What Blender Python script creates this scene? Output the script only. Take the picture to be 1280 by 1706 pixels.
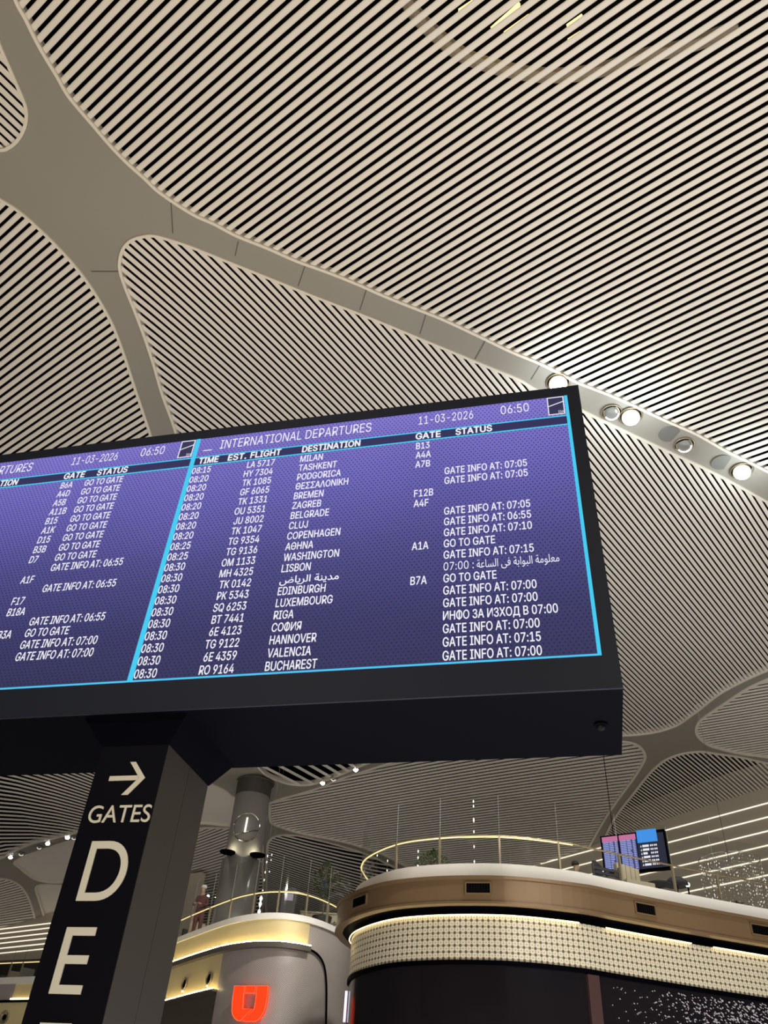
import bpy, bmesh, math, os, random
import numpy as np
from mathutils import Vector, Matrix
from mathutils.geometry import delaunay_2d_cdt, tessellate_polygon
random.seed(7)
for o in list(bpy.data.objects):
    bpy.data.objects.remove(o)
SC = bpy.context.scene
COL = SC.collection
# ------------------------------------------------------------------ camera
F, PITCH, ROLL = 1348.6, 0.6984, 0.0728
EYE = np.array([0, 0, 1.6])
_fw = np.array([0, math.cos(PITCH), math.sin(PITCH)])
_r0 = np.array([1.0, 0, 0]); _u0 = np.cross(_r0, _fw)
RT = math.cos(ROLL) * _r0 + math.sin(ROLL) * _u0
UP = -math.sin(ROLL) * _r0 + math.cos(ROLL) * _u0
cam = bpy.data.cameras.new('camera')
cam.sensor_fit = 'VERTICAL'; cam.sensor_height = 24.0
cam.lens = F / 1706 * 24.0
cam.clip_end = 500
co = bpy.data.objects.new('camera', cam); COL.objects.link(co)
m = Matrix((tuple(RT), tuple(UP), tuple(-_fw))).transposed().to_4x4()
m.translation = Vector(EYE); co.matrix_world = m
SC.camera = co
# ------------------------------------------------------------------ light and exposure
SC.view_settings.view_transform = 'Standard'
SC.view_settings.look = 'None'
SC.view_settings.exposure = 0.0
SC.view_settings.gamma = 1.0
SC.view_settings.use_curve_mapping = False
SC.cycles.use_denoising = True
SC.cycles.max_bounces = 6
SC.cycles.transparent_max_bounces = 48
W = bpy.data.worlds.new('hall_ambient'); SC.world = W; W.use_nodes = True
W.node_tree.nodes['Background'].inputs[0].default_value = (0.9, 0.85, 0.75, 1)
W.node_tree.nodes['Background'].inputs[1].default_value = 0.03
def area_light(name, x, y, z, sx, sy, watts, col, rot=(math.pi, 0, 0)):
    l = bpy.data.lights.new(name, 'AREA'); l.shape = 'RECTANGLE'; l.size = sx; l.size_y = sy
    l.energy = watts; l.color = col
    o = bpy.data.objects.new(name, l); COL.objects.link(o); o.location = (x, y, z); o.rotation_euler = rot
    return o
# added upward area lights standing in for bounce off the pale polished floor
area_light('floor_bounce', -4, -1, 0.06, 16, 12, 2500, (1.0, 0.83, 0.58))
area_light('floor_bounce', 7, 10, 0.06, 22, 13, 3150, (1.0, 0.955, 0.91))
area_light('floor_bounce', -22, 18, 0.06, 16, 18, 1000, (1.0, 0.92, 0.83))
area_light('floor_bounce', 26, 20, 0.06, 10, 16, 320, (1.0, 0.93, 0.85))
area_light('floor_bounce', -1, 42, 0.06, 22, 12, 480, (1.0, 0.93, 0.86))
area_light('floor_bounce', -26, 44, 0.06, 18, 14, 480, (1.0, 0.90, 0.81))
# spots on the pavilion fronts; the three behind the viewer are added fill
def down_spot(x, y, z, tx, ty, tz, watts, angle):
    l = bpy.data.lights.new('pavilion_fill_spot', 'SPOT'); l.energy = watts; l.color = (1.0, 0.94, 0.85); l.spot_size = math.radians(angle); l.spot_blend = 0.8; l.shadow_soft_size = 0.5
    o = bpy.data.objects.new('pavilion_fill_spot', l); COL.objects.link(o); o.location = (x, y, z)
    o.rotation_euler = (Vector((tx, ty, tz)) - Vector((x, y, z))).to_track_quat('-Z', 'Y').to_euler()
down_spot(-9, -8, 17, -4, 28, 5, 6200, 55)
down_spot(3, -9, 17, 4, 22, 5, 5600, 60)
down_spot(14, -7, 17, 12, 26, 5, 6200, 60)
# ------------------------------------------------------------------ pixel <-> place
def ray(x, y):
    return RT * ((x - 640) / F) - UP * ((y - 853) / F) + _fw
def at_z(x, y, z):
    d = ray(x, y); return EYE + d * ((z - EYE[2]) / d[2])
def at_y(x, y, Y):
    d = ray(x, y); return EYE + d * (Y / d[1])
ZC = [17.3989, -1.4853, -0.9371, -0.2309, 0.1539, 0.8156, 0.5555, -0.399, -0.0374, -0.2766]
def polyb(x, y, c, d):
    a = (x - 640) / 640.0; b = (y - 700) / 700.0
    s = 0; k = 0
    for i in range(d + 1):
        for j in range(d + 1 - i):
            s = s + c[k] * a ** i * b ** j; k += 1
    return s
def ceil_pt(x, y, lift=0.0):
    """point of the vaulted ceiling seen along the ray x, y"""
    d = ray(x, y); h = max(8.0, polyb(x, y, ZC, 3))
    p = EYE + d * (h / d[2]); p[2] += lift
    return p
# ------------------------------------------------------------------ materials
def mat(name, col, rough=0.5, metal=0.0, emit=None, strength=1.0, spec=0.5):
    m = bpy.data.materials.new(name); m.use_nodes = True
    b = m.node_tree.nodes['Principled BSDF']
    b.inputs['Base Color'].default_value = (*col, 1)
    b.inputs['Roughness'].default_value = rough
    b.inputs['Metallic'].default_value = metal
    b.inputs['Specular IOR Level'].default_value = spec
    if emit:
        b.inputs['Emission Color'].default_value = (*emit, 1)
        b.inputs['Emission Strength'].default_value = strength
    return m
class NT:
    """small helper to write node maths"""
    def __init__(s, m): s.t = m.node_tree; s.n = s.t.nodes; s.l = s.t.links
    def node(s, t, **k):
        n = s.n.new(t)
        for a, v in k.items(): setattr(n, a, v)
        return n
    def put(s, sock, v):
        if hasattr(v, 'is_linked') or isinstance(v, bpy.types.NodeSocket): s.l.new(v, sock)
        else: sock.default_value = v
    def math(s, op, a, b=0.0, c=0.0):
        n = s.node('ShaderNodeMath', operation=op)
        s.put(n.inputs[0], a); s.put(n.inputs[1], b); s.put(n.inputs[2], c)
        return n.outputs[0]
    def mix(s, f, a, b):
        n = s.node('ShaderNodeMix', data_type='RGBA')
        s.put(n.inputs[0], f)
        for k, v in ((6, a), (7, b)):
            if isinstance(v, tuple): n.inputs[k].default_value = (*v, 1)
            else: s.l.new(v, n.inputs[k])
        return n.outputs[2]
    def uv(s):
        n = s.node('ShaderNodeUVMap'); x = s.node('ShaderNodeSeparateXYZ')
        s.l.new(n.outputs[0], x.inputs[0]); return x.outputs[0], x.outputs[1]
    def noise(s, scale, detail=2.0, coord='Object'):
        n = s.node('ShaderNodeTexNoise'); n.inputs['Scale'].default_value = scale; n.inputs['Detail'].default_value = detail
        c = s.node('ShaderNodeTexCoord'); s.l.new(c.outputs[coord], n.inputs['Vector'])
        return n.outputs['Fac']
def varied(name, c0, c1, scale, **k):
    m = mat(name, c0, **k); t = NT(m)
    t.l.new(t.mix(t.noise(scale), c0, c1), t.n['Principled BSDF'].inputs['Base Color'])
    return m
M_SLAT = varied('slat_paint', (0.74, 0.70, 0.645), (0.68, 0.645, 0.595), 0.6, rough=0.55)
M_RIM = mat('rim_paint', (0.70, 0.65, 0.57), 0.5)
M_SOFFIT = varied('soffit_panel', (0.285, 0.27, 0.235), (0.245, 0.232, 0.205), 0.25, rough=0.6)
M_SEAM = mat('soffit_seam', (0.10, 0.095, 0.085), 0.8)
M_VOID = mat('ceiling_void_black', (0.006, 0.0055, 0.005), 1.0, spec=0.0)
M_DUCT = mat('duct_metal', (0.42, 0.36, 0.28), 0.6)
M_BLACK = mat('black_metal', (0.0010, 0.0012, 0.0026), 0.55, spec=0.015)
M_BEZEL = mat('bezel_metal', (0.011, 0.013, 0.020), 0.5, spec=0.08)
M_GLOSSBLACK = mat('black_sign_glass', (0.0025, 0.0025, 0.004), 0.4, spec=0.05)
M_BROWN = varied('brown_cladding', (0.0165, 0.0128, 0.0105), (0.014, 0.011, 0.009), 0.8, rough=0.55)
M_CREAM = mat('cream_lettering', (0.36, 0.345, 0.29), 0.6)
M_LAMP = mat('lamp_lit', (1, 1, 1), 0.3, emit=(0.93, 0.98, 1.0), strength=40)
M_DIMGLINT = mat('dim_lamp_and_glint', (0.9, 0.9, 0.88), 0.2, emit=(1, 0.98, 0.95), strength=0.9)
M_LENSOFF = mat('lamp_off', (0.16, 0.16, 0.155), 0.15)
M_WARM = mat('warm_strip', (1, 0.85, 0.5), 0.4, emit=(1.0, 0.78, 0.34), strength=5.0)
M_WARMHI = mat('warm_strip_bright', (1, 0.85, 0.5), 0.4, emit=(1.0, 0.78, 0.36), strength=30.0)
M_WARMSOFT = mat('warm_strip_soft', (1, 0.85, 0.5), 0.4, emit=(1.0, 0.84, 0.48), strength=1.1)
M_WHITE = varied('white_slab', (0.80, 0.79, 0.75), (0.74, 0.73, 0.70), 1.2, rough=0.5)
M_BRONZE = varied('bronze_fascia', (0.20, 0.128, 0.068), (0.155, 0.10, 0.053), 0.7, rough=0.4, metal=0.35)
M_GOLD = mat('gold_rail', (0.42, 0.33, 0.19), 0.3, metal=0.85)
M_RAILGLOW = mat('gold_rail_light', (1, 0.8, 0.4), 0.4, emit=(1.0, 0.78, 0.36), strength=0.95)
M_STEEL = mat('post_steel', (0.34, 0.29, 0.20), 0.4, metal=0.6)
M_EDGE = mat('glass_edge_grey', (0.16, 0.165, 0.155), 0.3)
M_COLUMN = varied('column_plaster', (0.36, 0.345, 0.315), (0.33, 0.315, 0.29), 0.5, rough=0.6)
M_MIRROR = mat('column_mirror', (0.50, 0.49, 0.47), 0.2, metal=0.5)
M_CHROME = mat('chrome', (0.75, 0.73, 0.7), 0.15, metal=1.0)
M_RED = mat('red_sign', (0.9, 0.05, 0.01), 0.4, emit=(1.0, 0.032, 0.004), strength=1.0)
M_REDEDGE = mat('red_sign_edge', (0.9, 0.2, 0.1), 0.4, emit=(1.0, 0.12, 0.05), strength=0.9)
M_WALL = varied('ribbed_wall', (0.66, 0.59, 0.48), (0.58, 0.52, 0.43), 0.3, rough=0.6)
M_STRIPWALL = mat('white_strip', (1, 0.93, 0.8), 0.4, emit=(1.0, 0.90, 0.74), strength=1.15)
M_DARKWALL = mat('dark_wall', (0.03, 0.028, 0.026), 0.8)
M_LEAF = varied('leaves', (0.075, 0.095, 0.035), (0.04, 0.06, 0.02), 6, rough=0.6)
M_BARK = mat('bark', (0.10, 0.075, 0.05), 0.8)
M_POT = mat('dark_planter', (0.022, 0.018, 0.017), 0.5)
M_FABRIC = mat('beige_fabric', (0.42, 0.37, 0.27), 0.8)
M_DARKFAB = mat('dark_fabric', (0.035, 0.035, 0.04), 0.8)
M_SKIN = mat('skin', (0.42, 0.27, 0.19), 0.6)
M_SHIRT = mat('maroon_shirt', (0.10, 0.035, 0.03), 0.8)
M_HAIRW = mat('white_cap', (0.6, 0.58, 0.52), 0.8)
M_HAIRD = mat('dark_hair', (0.02, 0.017, 0.015), 0.7)
M_GLINT_GLOBE = mat('glint_and_globe', (1, 1, 1), 0.2, emit=(1, 0.97, 0.9), strength=1.3)  # emission for the painted glass glints and the table lamp globe
M_WHITETEXT = mat('screen_white', (0, 0, 0), 0.5, emit=(0.90, 0.89, 0.96), strength=1.0, spec=0.0)
M_CYAN = mat('screen_cyan', (0, 0, 0), 0.5, emit=(0.07, 0.60, 0.88), strength=1.0, spec=0.0)
M_HEADBAR = mat('screen_header_bar', (0.01, 0.01, 0.02), 0.5, emit=(0.030, 0.028, 0.095), strength=1.0, spec=0.0)
M_LOGOFILL = mat('screen_logo_fill', (0.01, 0.01, 0.02), 0.5, emit=(0.035, 0.032, 0.085), strength=1.0, spec=0.0)
def glass_mat():
    m = bpy.data.materials.new('clear_glass'); m.use_nodes = True; t = NT(m)
    for n in list(t.n): t.n.remove(n)
    o = t.node('ShaderNodeOutputMaterial'); mx = t.node('ShaderNodeMixShader')
    tr = t.node('ShaderNodeBsdfTransparent'); tr.inputs[0].default_value = (0.965, 0.972, 0.965, 1)
    g = t.node('ShaderNodeBsdfGlossy'); g.inputs['Roughness'].default_value = 0.03
    fr = t.node('ShaderNodeLayerWeight'); fr.inputs[0].default_value = 0.5
    t.l.new(t.math('ADD', 0.018, t.math('MULTIPLY', t.math('POWER', fr.outputs['Facing'], 4.0), 0.22)), mx.inputs[0]); t.l.new(tr.outputs[0], mx.inputs[1]); t.l.new(g.outputs[0], mx.inputs[2])
    t.l.new(mx.outputs[0], o.inputs[0])
    return m
M_GLASS = glass_mat()
def screen_mat():
    """the picture the board displays: violet field running to navy, with a grid of small dark dots"""
    m = mat('screen_display', (0.006, 0.006, 0.01), 0.6, spec=0.06); t = NT(m)
    u, v = t.uv()                                    # metres across, metres down from the top
    k = t.node('ShaderNodeValToRGB'); e = k.color_ramp.elements
    t.l.new(t.math('DIVIDE', v, 4.41), k.inputs[0])
    e[0].position = 0.0; e[0].color = (0.245, 0.205, 0.70, 1)
    e[1].position = 1.0; e[1].color = (0.029, 0.030, 0.088, 1)
    for pos, c in ((0.30, (0.160, 0.138, 0.52)), (0.58, (0.080, 0.074, 0.27)), (0.82, (0.042, 0.041, 0.140))):
        n = e.new(pos); n.color = (*c, 1)
    P = 0.062
    row = t.math('FLOOR', t.math('DIVIDE', v, P * 0.75))
    off = t.math('MULTIPLY', t.math('MODULO', row, 2.0), 0.5)
    du = t.math('SUBTRACT', t.math('FRACT', t.math('ADD', t.math('DIVIDE', u, P), t.math('ADD', off, 100.0))), 0.5)
    dv = t.math('MULTIPLY', t.math('SUBTRACT', t.math('FRACT', t.math('DIVIDE', v, P * 0.75)), 0.5), 0.75)
    r = t.math('SQRT', t.math('ADD', t.math('MULTIPLY', du, du), t.math('MULTIPLY', dv, dv)))
    dot = t.math('LESS_THAN', r, 0.19)
    big = t.noise(0.5, 1.0)
    base = t.mix(t.math('MULTIPLY', big, 0.35), k.outputs[0], (0.05, 0.045, 0.16))
    colr = t.mix(t.math('MULTIPLY', dot, 0.72), base, (0.012, 0.012, 0.035))
    b = t.n['Principled BSDF']; t.l.new(colr, b.inputs['Emission Color']); b.inputs['Emission Strength'].default_value = 1.0
    return m
M_SCREEN = screen_mat()
def lattice_mat():
    m = mat('lattice_metal', (0.5, 0.45, 0.3), 0.45); t = NT(m); u, v = t.uv(); P = 0.125
    def cell(a, off): return t.math('SUBTRACT', t.math('FRACT', t.math('ADD', t.math('DIVIDE', a, P), 50.0 + off)), 0.5)
    a, b2 = cell(u, 0.0), cell(v, 0.0); c, d = cell(u, 0.5), cell(v, 0.5)
    A = lambda q: t.math('ABSOLUTE', q)
    dia = t.math('LESS_THAN', t.math('ADD', A(a), A(b2)), 0.33)
    h = t.math('LESS_THAN', t.math('ADD', A(c), A(b2)), 0.115)
    w = t.math('LESS_THAN', t.math('ADD', A(a), A(d)), 0.115)
    x = t.math('LESS_THAN', t.math('ADD', A(c), A(d)), 0.10)
    hole = t.math('MINIMUM', t.math('ADD', t.math('ADD', dia, h), t.math('ADD', w, x)), 1.0)
    colr = t.mix(hole, (0.58, 0.53, 0.40), (0.10, 0.08, 0.05))
    b = t.n['Principled BSDF']; t.l.new(colr, b.inputs['Base Color'])
    t.l.new(colr, b.inputs['Emission Color']); b.inputs['Emission Strength'].default_value = 0.05
    return m
M_LATTICE = lattice_mat()
def mesh_mat(name, c0, c1, P, k, emit=0.0):
    m = mat(name, c0, 0.45, metal=0.25); t = NT(m); u, v = t.uv()
    def wv(a): return t.math('ABSOLUTE', t.math('SUBTRACT', t.math('FRACT', t.math('ADD', t.math('DIVIDE', a, P), 80.0)), 0.5))
    s = t.math('ADD', u, t.math('MULTIPLY', v, k)); q = t.math('SUBTRACT', u, t.math('MULTIPLY', v, k))
    f = t.math('MINIMUM', t.math('MULTIPLY', t.math('ADD', wv(s), wv(q)), 1.1), 1.0)
    colr = t.mix(f, c1, c0)
    b = t.n['Principled BSDF']; t.l.new(colr, b.inputs['Base Color'])
    if emit:
        t.l.new(colr, b.inputs['Emission Color']); b.inputs['Emission Strength'].default_value = emit
    return m
M_MESH = mesh_mat('woven_metal_mesh', (0.60, 0.55, 0.53), (0.19, 0.17, 0.165), 0.075, 1.6)
M_GOLDMESH = mesh_mat('gold_metal_mesh', (0.78, 0.66, 0.38), (0.46, 0.37, 0.18), 0.075, 1.6, 0.06)  # slight emission stands in for strip light thrown on the mesh
def darkglass_mat():
    m = mat('dark_shop_glass', (0.012, 0.012, 0.016), 0.12); t = NT(m)
    t.l.new(t.mix(t.noise(0.35, 1.0), (0.003, 0.005, 0.009), (0.013, 0.009, 0.009)), t.n['Principled BSDF'].inputs['Base Color'])
    return m
M_SHOPGLASS = darkglass_mat()
M_FLOOR = varied('floor_stone', (0.45, 0.43, 0.39), (0.40, 0.38, 0.35), 0.8, rough=0.2)
# ------------------------------------------------------------------ mesh builder
class MB:
    def __init__(s): s.v = []; s.f = []; s.uv = {}
    def add(s, pts): i = len(s.v); s.v += [tuple(map(float, p)) for p in pts]; return i
    def face(s, ids, uvs=None):
        if uvs is not None: s.uv[len(s.f)] = uvs
        s.f.append(tuple(ids))
    def hexa(s, b, t):
        """b, t: four lower and four upper corners"""
        i = s.add(list(b) + list(t))
        for q in ((3, 2, 1, 0), (4, 5, 6, 7), (0, 1, 5, 4), (1, 2, 6, 5), (2, 3, 7, 6), (3, 0, 4, 7)): s.face([i + k for k in q])
    def box(s, c, ax, ay, az):
        c, ax, ay, az = map(np.asarray, (c, ax, ay, az))
        b = [c - ax - ay - az, c + ax - ay - az, c + ax + ay - az, c - ax + ay - az]
        s.hexa(b, [p + 2 * az for p in b])
    def bar(s, p, q, r, n=6):
        p, q = np.asarray(p, float), np.asarray(q, float); d = q - p; d = d / (np.linalg.norm(d) + 1e-9)
        a = np.cross(d, [0, 0, 1.0]) if abs(d[2]) < 0.95 else np.cross(d, [1.0, 0, 0]); a /= np.linalg.norm(a); b = np.cross(d, a)
        ring = [(a * math.cos(2 * math.pi * k / n) + b * math.sin(2 * math.pi * k / n)) * r for k in range(n)]
        i = s.add([p + o for o in ring] + [q + o for o in ring])
        for k in range(n): s.face([i + k, i + (k + 1) % n, i + n + (k + 1) % n, i + n + k])
        s.face([i + k for k in range(n)][::-1]); s.face([i + n + k for k in range(n)])
    def tube(s, pts, r, n=6, closed=False):
        pts = [np.asarray(p, float) for p in pts]; N = len(pts); rows = []
        for k in range(N):
            a = pts[(k - 1) % N if closed else max(k - 1, 0)]; b = pts[(k + 1) % N if closed else min(k + 1, N - 1)]
            d = b - a; d /= np.linalg.norm(d) + 1e-9
            x = np.cross(d, [0, 0, 1.0]); x = x if np.linalg.norm(x) > 1e-3 else np.array([1.0, 0, 0]); x /= np.linalg.norm(x); y = np.cross(d, x)
            rows.append(s.add([pts[k] + r * (x * math.cos(2 * math.pi * j / n) + y * math.sin(2 * math.pi * j / n)) for j in range(n)]))
        for k in range(N if closed else N - 1):
            a, b = rows[k], rows[(k + 1) % N]
            for j in range(n): s.face([a + j, a + (j + 1) % n, b + (j + 1) % n, b + j])
        if not closed:
            s.face([rows[0] + j for j in range(n)]); s.face([rows[-1] + j for j in range(n)][::-1])
    def lathe(s, c, prof, n=24, ax=(1, 0, 0), ay=(0, 1, 0), az=(0, 0, 1), cap=True):
        c, ax, ay, az = (np.asarray(q, float) for q in (c, ax, ay, az)); rows = []
        for r, z in prof:
            rows.append(s.add([c + az * z + r * (ax * math.cos(2 * math.pi * k / n) + ay * math.sin(2 * math.pi * k / n)) for k in range(n)]))
        for a, b in zip(rows[:-1], rows[1:]):
            for k in range(n): s.face([a + k, a + (k + 1) % n, b + (k + 1) % n, b + k])
        if cap:
            s.face([rows[0] + k for k in range(n)][::-1]); s.face([rows[-1] + k for k in range(n)])
    def ball(s, c, rx, ry, rz, n=12, mrows=8):
        c = np.asarray(c, float)
        s.lathe(c, [(max(1e-3, math.sin(math.pi * k / mrows)), -math.cos(math.pi * k / mrows) * rz) for k in range(mrows + 1)], n, ax=(rx, 0, 0), ay=(0, ry, 0))
    def prism(s, poly, off):
        """flat polygon of 3D points pushed by the vector off"""
        off = np.asarray(off, float); n = len(poly)
        tri = tessellate_polygon([[Vector(p) for p in poly]])
        i = s.add(poly); j = s.add([np.asarray(p) + off for p in poly])
        for t in tri: s.face([i + k for k in t]); s.face([j + k for k in t][::-1])
        for k in range(n): s.face([i + k, i + (k + 1) % n, j + (k + 1) % n, j + k])
    def wall(s, path, z0, z1, thick, uv0=0.0):
        """vertical band along a plan path with thickness to the left of travel; UV in metres"""
        nn = normals(path); u = uv0; N = len(path); rows = []
        for k, (p, n) in enumerate(zip(path, nn)):
            q = p + n * thick
            rows.append(s.add([(p[0], p[1], z0), (p[0], p[1], z1), (q[0], q[1], z1), (q[0], q[1], z0)]))
        for k in range(N - 1):
            a, b = rows[k], rows[k + 1]; du = float(np.linalg.norm(path[k + 1] - path[k]))
            s.face([a, b, b + 1, a + 1], [(u, z0), (u + du, z0), (u + du, z1), (u, z1)])
            for c in range(1, 4): s.face([a + c, b + c, b + (c + 1) % 4, a + (c + 1) % 4])
            u += du
        s.face([rows[0] + c for c in range(4)]); s.face([rows[-1] + c for c in range(4)][::-1])
    def build(s, name, m, parent=None, smooth=False):
        me = bpy.data.meshes.new(name)
        org = np.array([0.0, 0, 0])
        if parent is not None: org = np.array(ORG.get(parent.name, (0, 0, 0)))
        me.from_pydata([tuple(np.asarray(v) - org) for v in s.v], [], s.f)
        if s.uv:
            l = me.uv_layers.new(name='UVMap')
            for pi, uvs in s.uv.items():
                for k, li in enumerate(me.polygons[pi].loop_indices): l.data[li].uv = uvs[k]
        if smooth: me.polygons.foreach_set('use_smooth', [True] * len(me.polygons))
        me.materials.append(m)
        bm = bmesh.new(); bm.from_mesh(me); bmesh.ops.recalc_face_normals(bm, faces=bm.faces); bm.to_mesh(me); bm.free()
        o = bpy.data.objects.new(name, me); COL.objects.link(o)
        if parent is not None: o.parent = parent; ORG[o.name] = ORG.get(parent.name, (0, 0, 0))
        return o
ORG = {}
def normals(path):
    path = [np.asarray(p, float)[:2] for p in path]; out = []
    for k in range(len(path)):
        d = path[min(k + 1, len(path) - 1)] - path[max(k - 1, 0)]; d /= np.linalg.norm(d) + 1e-9
        out.append(np.array([-d[1], d[0]]))
    return out
def offset(path, d):
    return [np.asarray(p, float)[:2] + n * d for p, n in zip(path, normals(path))]
def spline(pts, n=6, closed=False):
    P = [np.asarray(p, float) for p in pts]; N = len(P); out = []
    for k in range(N if closed else N - 1):
        g = (lambda q: P[q % N]) if closed else (lambda q: P[min(max(q, 0), N - 1)])
        a, b, c, d = g(k - 1), g(k), g(k + 1), g(k + 2)
        for j in range(n):
            t = j / n
            out.append(0.5 * (2 * b + (c - a) * t + (2 * a - 5 * b + 4 * c - d) * t * t + (3 * b - a - 3 * c + d) * t ** 3))
    if not closed: out.append(P[-1])
    return out
def tag(o, label, cat, group=None, kind=None):
    o['label'] = label; o['category'] = cat
    if group: o['group'] = group
    if kind: o['kind'] = kind
    return o
def thing(name, loc, label, cat, group=None, kind=None):
    o = bpy.data.objects.new(name, None); COL.objects.link(o); o.location = tuple(map(float, loc)); o.empty_display_size = 0.2
    ORG[o.name] = tuple(map(float, loc))
    return tag(o, label, cat, group, kind)
def struct(o, label=None, cat=None):
    o['kind'] = 'structure'
    if label: o['label'] = label
    if cat: o['category'] = cat
    return o
# ================================================================== FLOOR
b = MB(); b.box((0, 35, -0.1), (70, 0, 0), (0, 55, 0), (0, 0, 0.1))
struct(b.build('floor', M_FLOOR), 'pale polished stone floor of the terminal hall', 'floor')
# ================================================================== CEILING
NA = np.array([math.cos(math.radians(50.4)), math.sin(math.radians(50.4))]); NB = np.array([-NA[1], NA[0]])
# each bay: slat direction, coefficients of its slat count, a gap seen on the line, outline, gap anchor, slat share, label
BAYS = {
 'A': ('A', 3, [82.641, -7.536, -3.079, -0.772, -4.519, -4.553, -2.316, -0.499, -0.462, -0.049],
   [(27,0),(44,32),(60,65),(75,92),(95,125),(112,155),(130,178),(155,207),(185,242),(212,270),(240,295),(267,320),(320,355),(357,372),(395,392),(445,412),(495,434),(545,452),(595,472),(640,492),(690,512),(740,532),(800,560),(852,585),(905,607),(960,635),(985,645),(1035,665),(1110,700),(1160,722),(1210,750),(1280,785),(1350,830),(1420,880),(1440,600),(1440,200),(1430,-170),(1000,-200),(500,-200),(15,-200),(4,-150),(6,-100),(15,-45)],
   (80, 63.7), 0.62, 'huge slatted ceiling bay across the top of the hall'),
 'B': ('B', 3, [101.098, -6.09, -9.633, 0.171, 3.293, 14.826, -1.024, -5.732, 0.273, 5.0],
   [(320,411),(287,400),(257,392),(235,394),(217,401),(205,415),(200,435),(201,452),(210,480),(225,517),(240,557),(255,602),(265,637),(272,660),(285,695),(294,722),(318,800),(350,890),(400,990),(470,1080),(560,1150),(660,1195),(780,1218),(900,1226),(1000,1226),(1039,1225),(1060,1224),(1090,1220),(1110,1215),(1130,1207),(1147,1195),(1165,1182),(1197,1157),(1235,1136),(1280,1116),(1360,1085),(1430,1062),(1440,1000),(1430,930),(1350,875),(1280,836),(1197,791),(1135,761),(1072,732),(1012,704),(967,682),(895,650),(865,632),(820,613),(760,588),(700,563),(640,538),(595,520),(527,494),(460,467),(395,441)],
   (240, 471.9), 0.66, 'long triangular slatted ceiling bay rising behind the departure board'),
 'C': ('A', 1, [84.118, -3.393, -2.408],
   [(0,331),(33,352),(62,377),(92,406),(125,442),(150,475),(172,510),(190,545),(207,590),(225,645),(240,690),(252,727),(270,790),(285,860),(280,930),(200,960),(60,950),(-80,930),(-190,860),(-200,640),(-190,420),(-150,300),(-60,300)],
   (0, 439), 0.64, 'round-edged slatted ceiling bay at the left above the board'),
 'D': ('B', 1, [91.577, 0.168, 0.188],
   [(-12,40),(0,74),(12,102),(25,132),(37,160),(44,180),(44,202),(37,222),(27,236),(15,245),(0,249),(-60,246),(-140,210),(-190,130),(-200,-60),(-120,-120),(-50,-50)],
   (0, 122), 0.68, 'small slatted ceiling bay cut by the upper left picture edge'),
 'E': ('A', 1, [67.869, 0.811, -4.149],
   [(1280,1131),(1242,1149),(1210,1170),(1180,1190),(1165,1202),(1160,1215),(1164,1227),(1180,1240),(1200,1247),(1235,1255),(1280,1261),(1350,1272),(1430,1280),(1440,1180),(1430,1085),(1350,1104)],
   (1180, 1214), 0.62, 'narrow far ceiling bay of fine slats at the right edge'),
 'F': ('B', 1, [62.418, 16.792, 3.032],
   [(1280,1271),(1235,1261),(1200,1256),(1167,1252),(1135,1256),(1110,1265),(1090,1280),(1072,1300),(1055,1322),(1035,1347),(1020,1370),(1005,1400),(985,1440),(980,1475),(1020,1490),(1120,1470),(1280,1420),(1420,1370),(1430,1300),(1360,1285)],
   (1120, 1270), 0.50, 'dark slatted ceiling bay meeting the wall of light strips'),
 'G': ('A', 1, [80.256, -18.736, -7.555],
   [(452,1336),(501,1322),(534,1311),(562,1299),(603,1286),(652,1271),(720,1254),(800,1243),(900,1236),(1000,1233),(1039,1235),(1060,1240),(1071,1249),(1075,1260),(1070,1273),(1055,1297),(1035,1324),(1012,1357),(992,1391),(975,1425),(962,1470),(940,1500),(860,1505),(760,1480),(700,1455),(640,1424),(600,1410),(562,1400),(510,1390),(477,1381),(455,1372),(450,1362),(450,1345)],
   (700, 1320), 0.62, 'wide far ceiling bay of fine slats behind the gold-railed terrace'),
 'H': ('B', 1, [340.937, -153.24, 61.079],
   [(-110,1455),(-50,1440),(0,1430),(19,1419),(56,1404),(90,1396),(135,1384),(180,1370),(230,1350),(270,1325),(290,1280),(270,1230),(120,1190),(-40,1180),(-130,1210),(-150,1330)],
   (0, 1334), 0.60, 'far slatted ceiling bay to the left of the sign pillar'),
 'K': ('B', 1, [88.271, -38.497, 18.298],
   [(425,1268),(432,1279),(446,1293),(465,1301),(487,1307),(507,1308),(526,1305),(550,1297),(578,1286),(603,1275),(622,1268),(680,1246),(720,1215),(700,1170),(600,1140),(480,1150),(425,1200),(418,1245)],
   (500, 1288), 0.64, 'small bright slatted ceiling bay just under the board'),
 'M': ('B', 1, [-256.47, 169.432, -59.138],
   [(510,1394),(485,1391),(469,1391),(456,1394),(449,1400),(446,1408),(445,1425),(444,1470),(450,1540),(520,1565),(640,1560),(720,1540),(730,1500),(690,1464),(640,1436),(600,1419),(560,1407)],
   (500, 1460), 0.62, 'far ceiling bay behind the potted tree'),
 'N': ('A', 1, [327.912, -186.314, -28.984],
   [(300,1390),(330,1380),(370,1379),(420,1383),(436,1400),(438,1450),(436,1520),(400,1565),(300,1570),(240,1540),(235,1450)],
   (340, 1460), 0.60, 'far ceiling bay between the sign pillar and the round column'),
 'P': ('A', 1, [315.814, -193.786, -35.283],
   [(-80,1452),(-20,1460),(0,1463),(20,1467),(36,1477),(48,1496),(56,1520),(62,1545),(62,1568),(0,1580),(-90,1580),(-120,1510)],
   (30, 1500), 0.60, 'far brownish ceiling bay at the left picture edge'),
}
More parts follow.
